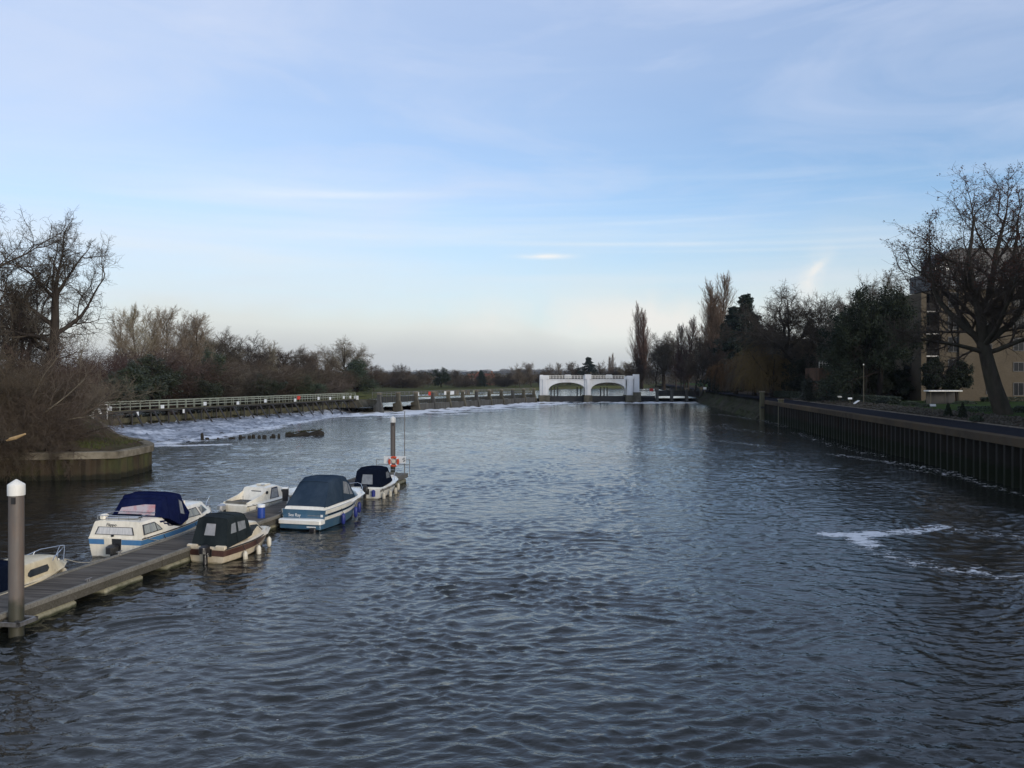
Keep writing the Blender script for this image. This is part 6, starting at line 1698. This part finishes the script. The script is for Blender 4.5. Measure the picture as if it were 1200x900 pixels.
# rail and clutter on the aft cabin roof
r_ = MB(); zz = 1.40
r_.tube([(.22, .85, zz), (.22, .85, zz + .16), (1.15, .85, zz + .16), (1.15, -.85, zz + .16)], .014, 5); r_.tube([(.22, .85, zz + .16), (.22, -.85, zz + .16), (1.15, -.85, zz + .16)], .014, 5); r_.tube([(.22, -.85, zz), (.22, -.85, zz + .16)], .014, 5)
for yy in (-.4, 0, .4): r_.tube([(.22, yy, zz), (.22, yy, zz + .16)], .011, 5)
r_.build('roof_rail', M['steel_rail'], ac)
MB().tube([(.45, .7, zz + .02), (.5, -.6, zz + .05)], .045, 7).build('mop_handle', M['alu'], ac); MB().bbox((.75, .1, zz + .05), (.5, 1.1, .12), .04).build('folded_cover', M['canvas_ink'], ac)
MB().bbox((.5, .78, zz + .08), (.3, .22, .18), .05).build('vent', M['gel_white'], ac)
hood = Shell([(1.25, 1.60, .98, .84, 1.36, 1.96, 2.04), (1.75, 1.80, 1.06, .90, 1.22, 2.06, 2.16), (2.45, 2.40, 1.12, .92, .84, 2.08, 2.19), (2.95, 2.75, 1.10, .90, .98, 2.0, 2.11), (3.2, 2.95, 1.02, .82, 1.25, 1.82, 1.90)])
hd = hood.build('canvas_hood', M['canvas_navy'], T, 3, 50, .2); hood.hoop((0, 1, 2.0, 3), M['canvas_navy'], hd)
hood.end_window([(-.80, .05), (.84, .05), (.78, .78), (-.74, .78)], M['vinyl_red'], hd, M['canvas_navy'], inset=.97)
for sd_ in (1, -1): hood.window([(2.15, .34), (2.75, .22), (2.80, .80), (2.30, .90)], sd_, M['vinyl_clear'], hd, M['canvas_navy'], .9)
fore = Shell([(2.9, 2.9, 1.07, .92, .80, 1.42, 1.50), (4.2, 4.1, 1.0, .84, .86, 1.42, 1.52), (5.2, 4.85, .78, .62, .92, 1.38, 1.46), (5.85, 5.2, .42, .40, .98, 1.28, 1.34)])
fc = fore.build('fore_cabin', M['gel_white'], T)
for sd_ in (1, -1):
    fore.window([(.08, .34), (.95, .22), (.80, .88), (.18, .88)], sd_, M['curtain2'], fc, M['win_frame']); fore.window([(1.05, .24), (1.85, .30), (1.55, .90), (.92, .88)], sd_, M['glass'], fc, M['alu'])
    fore.side_panel('mullion', [(.50, .26), (.54, .26), (.50, .88), (.46, .88)], sd_, M['alu'], fc, .024)
MB().lathe([(.09, 1.5), (.10, 1.56), (.13, 1.58), (.13, 1.72), (.05, 1.78)], (3.3, -.55, 0), 12).build('search_light', M['alu'], fc, 40)
MB().bbox((3.7, -.2, 1.58), (.3, .5, .14), .04).build('roof_hatch', M['gel_white'], fc)
m = MB(); 
for sd_ in (1, -1): m.tube([B.pt(.80, 1, sd_, -.05), tuple(Vector(B.pt(.82, 1, sd_, -.05)) + Vector((0, 0, .42))), tuple(Vector(B.pt(.985, 1, sd_, .0)) + Vector((0, -sd_ * .0, .46)))], .014, 5); m.tube([tuple(Vector(B.pt(.93, 1, sd_, -.02))), tuple(Vector(B.pt(.93, 1, sd_, -.02)) + Vector((0, 0, .45)))], .012, 5)
m.build('pulpit_rail', M['steel_rail'], T)
for u in (.22, .58): B.fender(u, -1, M['rubber'], .10, .42, .85, .12)
T.scale = (1, 1, .94)
B.lines([((.15, -1.08, .78), pz(31.9, .96)), ((5.6, -.55, 1.0), pz(34.6, .96))])

# ---- 2. small boat with black canopy, cream hull ----------------------------
def aim(a, b): return math.atan2(b[1] - a[1], b[0] - a[0])
c = (-10.68, 29.85); d = (-9.50, 33.7)
B = Boat('motor_boat', 'cream motor boat with maroon band and black canvas canopy nearest on the open side', 'motor boat', c, aim(c, d), 3.85, 1.58, .50, .66, .93, .55, 2.4, .25); T = B.t
B.hull(M['gel_cream']); B.strip('band', M['stripe_maroon'], 0, .985, .48, .92); B.transom('band', M['stripe_maroon'], .48, .92, .42, .999); B.transom('band', M['stripe_maroon'], .48, .92, -.999, -.30); B.rub(M['rubber'], .025)
B.transom('motor_well', M['black'], .42, .99, -.29, .12, .004)
B.outboard(-.08, .40, .8)
gun = Shell([(.02, .06, .74, .70, .48, .55, .56), (1.8, 1.8, .78, .68, .52, .60, .62), (2.8, 2.75, .64, .54, .58, .68, .73), (3.7, 3.55, .18, .10, .64, .70, .71)]); gun.build('side_deck', M['gel_cream'], T)
for v in (-.55, .62): MB().bbox((.05, v, .56), (.14, .42, .13), .03).build('transom_corner', M['gel_cream'], T)
cv = Shell([(.10, .36, .72, .60, .50, 1.44, 1.53), (.75, .75, .74, .62, .60, 1.50, 1.61), (1.35, 1.38, .72, .60, .66, 1.46, 1.57), (1.72, 1.64, .68, .55, .72, 1.28, 1.36)])
cp = cv.build('canvas_canopy', M['canvas_black'], T, 3, 50, .2); cv.hoop((0, 1, 2), M['canvas_black'], cp)
cv.end_window([(-.28, .42), (.40, .42), (.38, .90), (-.26, .90)], M['vinyl_grey'], cp, M['canvas_black'], inset=.96)
for sd_ in (1, -1):
    cv.window([(.35, .45), (1.0, .40), (.98, .86), (.42, .86)], sd_, M['vinyl_clear'], cp, M['canvas_black'], .88); cv.window([(1.15, .40), (2.0, .44), (1.95, .86), (1.12, .86)], sd_, M['vinyl_clear'], cp, M['canvas_black'], .88)
cb = Shell([(1.55, 1.68, .62, .54, .58, 1.14, 1.20), (2.5, 2.35, .56, .44, .62, 1.06, 1.12), (3.2, 2.9, .30, .24, .68, .78, .81)]); cd_ = cb.build('cuddy', M['gel_cream'], T)
for sd_ in (1, -1): cb.window([(.12, .22), (1.5, .25), (.95, .86), (.18, .88)], sd_, M['glass'], cd_, M['black'], .94)
for u, mm in ((.30, 'fender_white'), (.55, 'fender_white'), (.86, 'fender_white')): B.fender(u, -1, M[mm], .085, .42, .9, .11)
B.fender(.5, 1, M['fender_white'], .085, .42, .9, .10)
B.lines([((.1, .72, .6), pz(31.2, .04)), ((3.6, .1, .74), pz(34.6, .04))])

# ---- 3. white sloop-like day boat with name -----------------------------------
c = pon(38.9, 1) + Vector((-UX.y, UX.x)) * 1.30
B = Boat('day_boat', 'off white cabin day boat with blue framed window and lettered side moored behind', 'day boat', (-12.80, 39.1), math.atan2(4.2, 1.7), 6.2, 2.15, .84, 1.12, .86, .7, 2.0); T = B.t
B.hull(M['gel_white']); B.rub(M['rubber'], .022, .97); B.strip('trim_line', M['black'], .42, .97, .74, .79, .005)
dk = Shell([(.02, .05, .88, .84, .82, .90, .91), (2.0, 2.0, 1.02, .94, .86, .95, .97), (4.4, 4.4, .84, .74, .96, 1.08, 1.12), (6.0, 5.9, .2, .12, 1.08, 1.16, 1.18)]); dk.build('side_deck', M['gel_white'], T)
cb = Shell([(1.45, 1.9, .82, .74, .93, 1.66, 1.72), (2.9, 2.85, .84, .72, .95, 1.70, 1.80), (3.6, 3.4, .78, .64, .98, 1.52, 1.62), (4.9, 4.6, .5, .34, 1.06, 1.20, 1.25)]); cc_ = cb.build('cabin', M['gel_white'], T)
for sd_ in (1, -1):
    f = cb.side_panel('window', [(.42, .08), (.98, .08), (1.02, .98), (.46, .98)], sd_, M['canvas_navy'], cc_, .012); cb.side_panel('pane', [(.46, .12), (.92, .12), (.97, .88), (.50, .88)], sd_, M['vinyl_clear'], f, .02)
    f = cb.side_panel('window', [(1.62, .28), (2.25, .34), (2.20, .86), (1.62, .84), (1.5, .66)], sd_, M['gel_bright'], cc_, .012); cb.side_panel('pane', [(1.66, .34), (2.18, .40), (2.14, .80), (1.68, .78), (1.56, .62)], sd_, M['glass'], f, .02)
    MB().lathe([(.10, -.01), (.10, .02)], (1.86, sd_ * .80, 1.42), 12, 'Y').build('porthole', M['black'], cc_)
MB().box((.95, 0, .945), (1.25, 1.36, .03)).build('cockpit_shade_panel', M['gate_dark'], T)  # dark panel on the closed deck paints the shade of an open cockpit
for sd_ in (1, -1): MB().plate([(.2, sd_ * .78, .88), (1.75, sd_ * .80, .90), (1.85, sd_ * .74, 1.52), (1.35, sd_ * .74, 1.28), (.2, sd_ * .76, .99)], (0, sd_, 0), .05).build('coaming', M['gel_white'], T)
MB().plate([(1.50, .52, .95), (1.50, -.52, .95), (1.80, -.46, 1.52), (1.80, .46, 1.52)], (-1, 0, .4), .04).build('cabin_door', M['gate_dark'], T)
MB().box((.3, 0, 1.0), (.12, 1.3, .1)).build('stern_seat', M['beam_wood'], T)
MB().plate([(-.012, .30, .05), (-.012, .55, .05), (-.012, .52, .86), (-.012, .27, .86)], (-1, 0, 0), .03).build('rudder_board', M['gel_white'], T)
MB().plate([(1.55, -1.045, .40), (.30, -.965, .34), (.10, -.955, .80), (1.70, -1.075, .86)], (0, -1, 0), .03).build('name_panel', M['gel_white'], T)
text('name_lettering', 'MOJO', .25, M['canvas_navy'], T, (.95, -1.062, .64), (R(90), 0, R(-3.6)), .006)
B.outboard(.45, .62, 1.0, M['alu'], -.28)['label'] = 'grey outboard motor'
m = MB()
for v in (-.55, .55): m.tube([(.15, v, .9), (.15, v, 1.45)], .012, 5)
m.tube([(5.35, .3, 1.1), (5.35, .3, 1.62)], .012, 5); m.tube([(5.35, -.3, 1.1), (5.35, -.3, 1.62)], .012, 5); m.tube([(5.35, -.3, 1.62), (6.05, 0, 1.7), (5.35, .3, 1.62)], .012, 5); m.tube([(6.05, 0, 1.15), (6.05, 0, 1.7)], .012, 5)
m.build('guard_rail', M['steel_rail'], T)
MB().bbox((2.6, 0, 1.82), (.5, .6, .10), .03).build('roof_hatch', M['gel_white'], cc_)
MB().tube([(2.0, -.3, 1.86), (4.2, .0, 1.72)], .03, 6).build('spar', M['alu'], cc_)
for u in (.35, .62): B.fender(u, -1, M['fender_white'], .085, .45, .8, .11)
T.scale = (.84, .88, .74)
B.lines([((.4, -.95, .9), pz(40.6, .96)), ((5.7, -.2, 1.2), pz(42.6, .96))])

# ---- 4. blue and white sports boat with slate canopy ----------------------------
c = (-8.92, 36.55); d = (-7.55, 41.6)
B = Boat('sports_boat', 'blue hulled white sports boat with large slate blue canvas cover and blue fenders', 'sports boat', c, aim(c, d), 5.35, 2.2, .82, 1.08, .95, .8, 2.2); T = B.t
B.hull(M['gel_blue']); B.strip('white_band', M['gel_bright'], 0, .985, .48, .66, .010); B.strip('upper_band', M['gel_bright'], 0, .985, .80, 1.0, .008); B.strip('dark_line', M['canvas_ink'], .05, .6, .70, .77, .004)
MB().bbox((-.18, 0, .37), (.46, 2.0, .20), .06).build('swim_platform', M['gel_bright'], T, 40); MB().bbox((-.16, 0, .17), (.40, 1.94, .20), .05).build('platform_skirt', M['gel_blue'], T)
MB().box((-.37, -.55, .16), (.02, .42, .05)).build('label_strip', M['sign_white'], T)
MB().bbox((-.30, -.62, .02), (.3, .3, .25), .05).build('drive_leg', M['black'], T)
tb = MB().plate([(-.03, .97, .47), (-.03, -.97, .47), (.02, -.95, .70), (.02, .95, .70)], (-1, 0, 0), .06).build('transom_band', M['gel_blue'], T)
text('name_lettering', 'Sea Ray', .19, M['sign_white'], tb, (-.035, .42, .585), (R(84), 0, R(-90)), .004)
MB().box((-.02, -.55, .585), (.02, .7, .025)).build('trim_line', M['alu'], tb); MB().box((-.025, -.86, .59), (.02, .1, .1)).build('badge', M['sign_white'], tb)
sd = Shell([(.0, .10, .98, .92, .70, .92, .95), (2.6, 2.6, 1.08, .98, .86, .98, 1.02), (4.4, 4.4, .82, .68, .98, 1.12, 1.22), (5.2, 5.05, .2, .1, 1.06, 1.14, 1.16)]); sd.build('deck_moulding', M['gel_bright'], T)
cv = Shell([(.12, .95, .92, .70, .90, 1.86, 1.92), (1.3, 1.4, .98, .78, .96, 2.0, 2.08), (2.3, 2.3, 1.0, .80, .98, 1.98, 2.07), (2.95, 2.75, .98, .74, 1.0, 1.72, 1.80)])
cp = cv.build('canvas_cover', M['canvas_slate'], T, 3, 50, .25); cv.hoop((0, 1.5, 2.25, 3), M['canvas_slate'], cp, rr=.25)
for sd_ in (1, -1): cv.window([(1.55, .30), (2.2, .18), (2.15, .86), (1.68, .90)], sd_, M['vinyl_clear'], cp, M['canvas_slate'], .9); cv.window([(2.3, .18), (2.85, .16), (2.6, .84), (2.25, .86)], sd_, M['vinyl_clear'], cp, M['canvas_slate'], .9)
ws = Shell([(2.85, 2.55, .99, .78, 1.0, 1.48, 1.50), (3.4, 2.9, .92, .72, 1.04, 1.46, 1.48), (3.95, 3.2, .60, .48, 1.10, 1.42, 1.44)]); w_ = ws.build('windscreen', M['glass'], T)
ws_f = MB(); ws_f.tube([ws.P(u / 4, 1.0, 1) for u in range(9)] + [ws.P(u / 4, 1.0, -1) for u in range(8, -1, -1)], .022, 6); ws_f.build('frame', M['alu'], w_)
m = MB()
for sd_ in (1, -1): m.tube([(3.9, sd_ * .86, 1.05), (4.1, sd_ * .82, 1.26), (4.95, sd_ * .34, 1.34), (5.25, 0, 1.36)], .014, 5)
m.build('bow_rail', M['steel_rail'], T)
for u in (.30, .60, .78): B.fender(u, -1, M['fender_blue'], .09, .52, .82, .11)
B.lines([((.1, .95, .85), pz(38.0, .04)), ((5.0, .15, 1.18), pz(42.6, .04))])

# ---- 5. little boat with dark canopy at the end -----------------------------------
c = (-7.80, 45.6); d = (-7.0, 49.6)
B = Boat('motor_boat', 'small white motor boat with rounded dark navy canopy near the lifebuoy', 'motor boat', c, aim(c, d), 4.5, 1.72, .54, .74, .95, .5, 2.6, .25); T = B.t
B.hull(M['gel_bright']); B.rub(M['rubber'], .02, .86); B.strip('trim_line', M['canvas_ink'], 0, .98, .70, .76, .004)
gun = Shell([(.02, .06, .80, .76, .52, .60, .61), (2.2, 2.2, .85, .74, .58, .68, .72), (3.5, 3.45, .62, .50, .66, .76, .84), (4.35, 4.2, .18, .1, .72, .78, .80)]); gun.build('side_deck', M['gel_bright'], T)
B.transom('motor_well', M['black'], .40, .99, -.22, .22, .005); B.outboard(0, .46, .85)
cv = Shell([(.16, .34, .76, .66, .56, 1.42, 1.56), (.9, .9, .80, .70, .64, 1.50, 1.66), (1.6, 1.6, .80, .68, .70, 1.46, 1.62), (2.2, 2.05, .72, .58, .76, 1.18, 1.30)])
cp = cv.build('canvas_canopy', M['canvas_ink'], T, 3, 50, .3)
cv.end_window([(-.42, .18), (.48, .18), (.46, .86), (-.40, .86)], M['vinyl_clear'], cp, M['canvas_ink'], inset=.95)
for sd_ in (1, -1): cv.window([(1.2, .36), (2.0, .34), (2.1, .66), (1.7, .88), (1.2, .82)], sd_, M['vinyl_clear'], cp, M['canvas_ink'], .88)
MB().bbox((3.0, 0, .84), (.9, .7, .12), .04).build('fore_hatch', M['gel_bright'], T)
B.fender(.06, -1, M['fender_white'], .09, .42, .95, .1)
for u in (.30, .52, .80): B.fender(u, -1, M['fender_white'], .09, .42, .9, .1)
o = MB().lathe([(.01, .12), (.10, .15), (.10, .46), (.01, .5)], (-.09, -.45, 0), 12).build('fender', M['fender_blue'], T, 50)
m = MB()
for sd_ in (1, -1): m.tube([(2.6, sd_ * .68, .72), (2.75, sd_ * .62, 1.0), (4.0, sd_ * .28, 1.08), (4.3, 0, 1.1)], .013, 5)
m.build('bow_rail', M['steel_rail'], T)

# ---- 6. little cream cabin boat at the near end --------------------------------------
c = Vector((-14.82, 23.55))
B = Boat('cabin_boat', 'cream cabin boat with long dark window and metal bow rail beside the near pile', 'cabin boat', (c.x, c.y), URZ + .02, 5.15, 1.85, .62, .84, .93, .6, 2.3, .3); T = B.t
B.hull(M['gel_yellow']); B.rub(M['gel_yellow'], .03); B.strip('trim_line', M['rubber'], 0, .985, .70, .76, .004); B.strip('lower_line', M['stripe_maroon'], 0, .95, .55, .58, .004)
dk = Shell([(.02, .05, .84, .8, .60, .66, .67), (2.4, 2.4, .9, .84, .68, .76, .78), (4.1, 4.1, .62, .54, .78, .88, .92), (5.0, 4.9, .18, .1, .82, .88, .9)]); dk.build('side_deck', M['gel_yellow'], T)
cb = Shell([(1.3, 1.35, .80, .72, .66, 1.28, 1.38), (3.1, 3.05, .78, .66, .72, 1.28, 1.40), (4.1, 3.85, .60, .48, .78, 1.20, 1.30), (4.75, 4.3, .28, .22, .86, .98, 1.02)]); cc_ = cb.build('cabin', M['gel_yellow'], T)
for sd_ in (1, -1): cb.window([(.22, .42), (.30, .30), (.88, .30), (.96, .48), (.93, .74), (.34, .74), (.24, .60)], sd_, M['glass'], cc_, M['rubber'], .92)
cv = Shell([(.1, .3, .82, .70, .64, 1.5, 1.58), (1.1, 1.1, .82, .72, .68, 1.5, 1.62), (1.6, 1.55, .76, .66, .70, 1.22, 1.30)]); cv.build('canvas_canopy', M['canvas_ink'], T, 3, 50, .2)
fr = MB(); fr.tube([(1.62, .7, 1.2), (1.45, .66, 1.42), (1.45, -.66, 1.42), (1.62, -.7, 1.2)], .02, 6); fr.build('windscreen_frame', M['alu'], T)
m = MB()
for sd_ in (1, -1):
    m.tube([(3.2, sd_ * .62, 1.0), (3.55, sd_ * .58, 1.28), (4.2, sd_ * .42, 1.42), (4.95, sd_ * .10, 1.44), (5.02, 0, 1.44)], .018, 6); m.tube([(3.7, sd_ * .56, .9), (3.95, sd_ * .48, 1.38)], .015, 5); m.tube([(4.72, sd_ * .20, .9), (4.95, sd_ * .10, 1.44)], .015, 5)
m.build('bow_rail', M['steel_rail'], T)
MB().tube([(2.2, .3, 1.28), (2.9, .5, 1.34), (3.5, .1, 1.2), (3.2, -.3, 1.22)], .035, 6).build('rope', M['fender_white'], T)
MB().bbox((4.55, 0, .95), (.22, .2, .14), .04).build('anchor_locker', M['gel_bright'], T)
for u in (.93,): B.fender(u, -1, M['fender_white'], .10, .36, 1.0, .02); B.fender(u, 1, M['fender_white'], .10, .36, 1.0, .02)
B.fender(.30, -1, M['fender_white'], .085, .4, .9, .1)
B.outboard(0, .55, 1.0)
T.scale = (.72, .84, .80)
B.lines([((4.9, -.1, .95), pz(27.6, .96)), ((3.4, -.7, .85), pz(25.4, .96))])
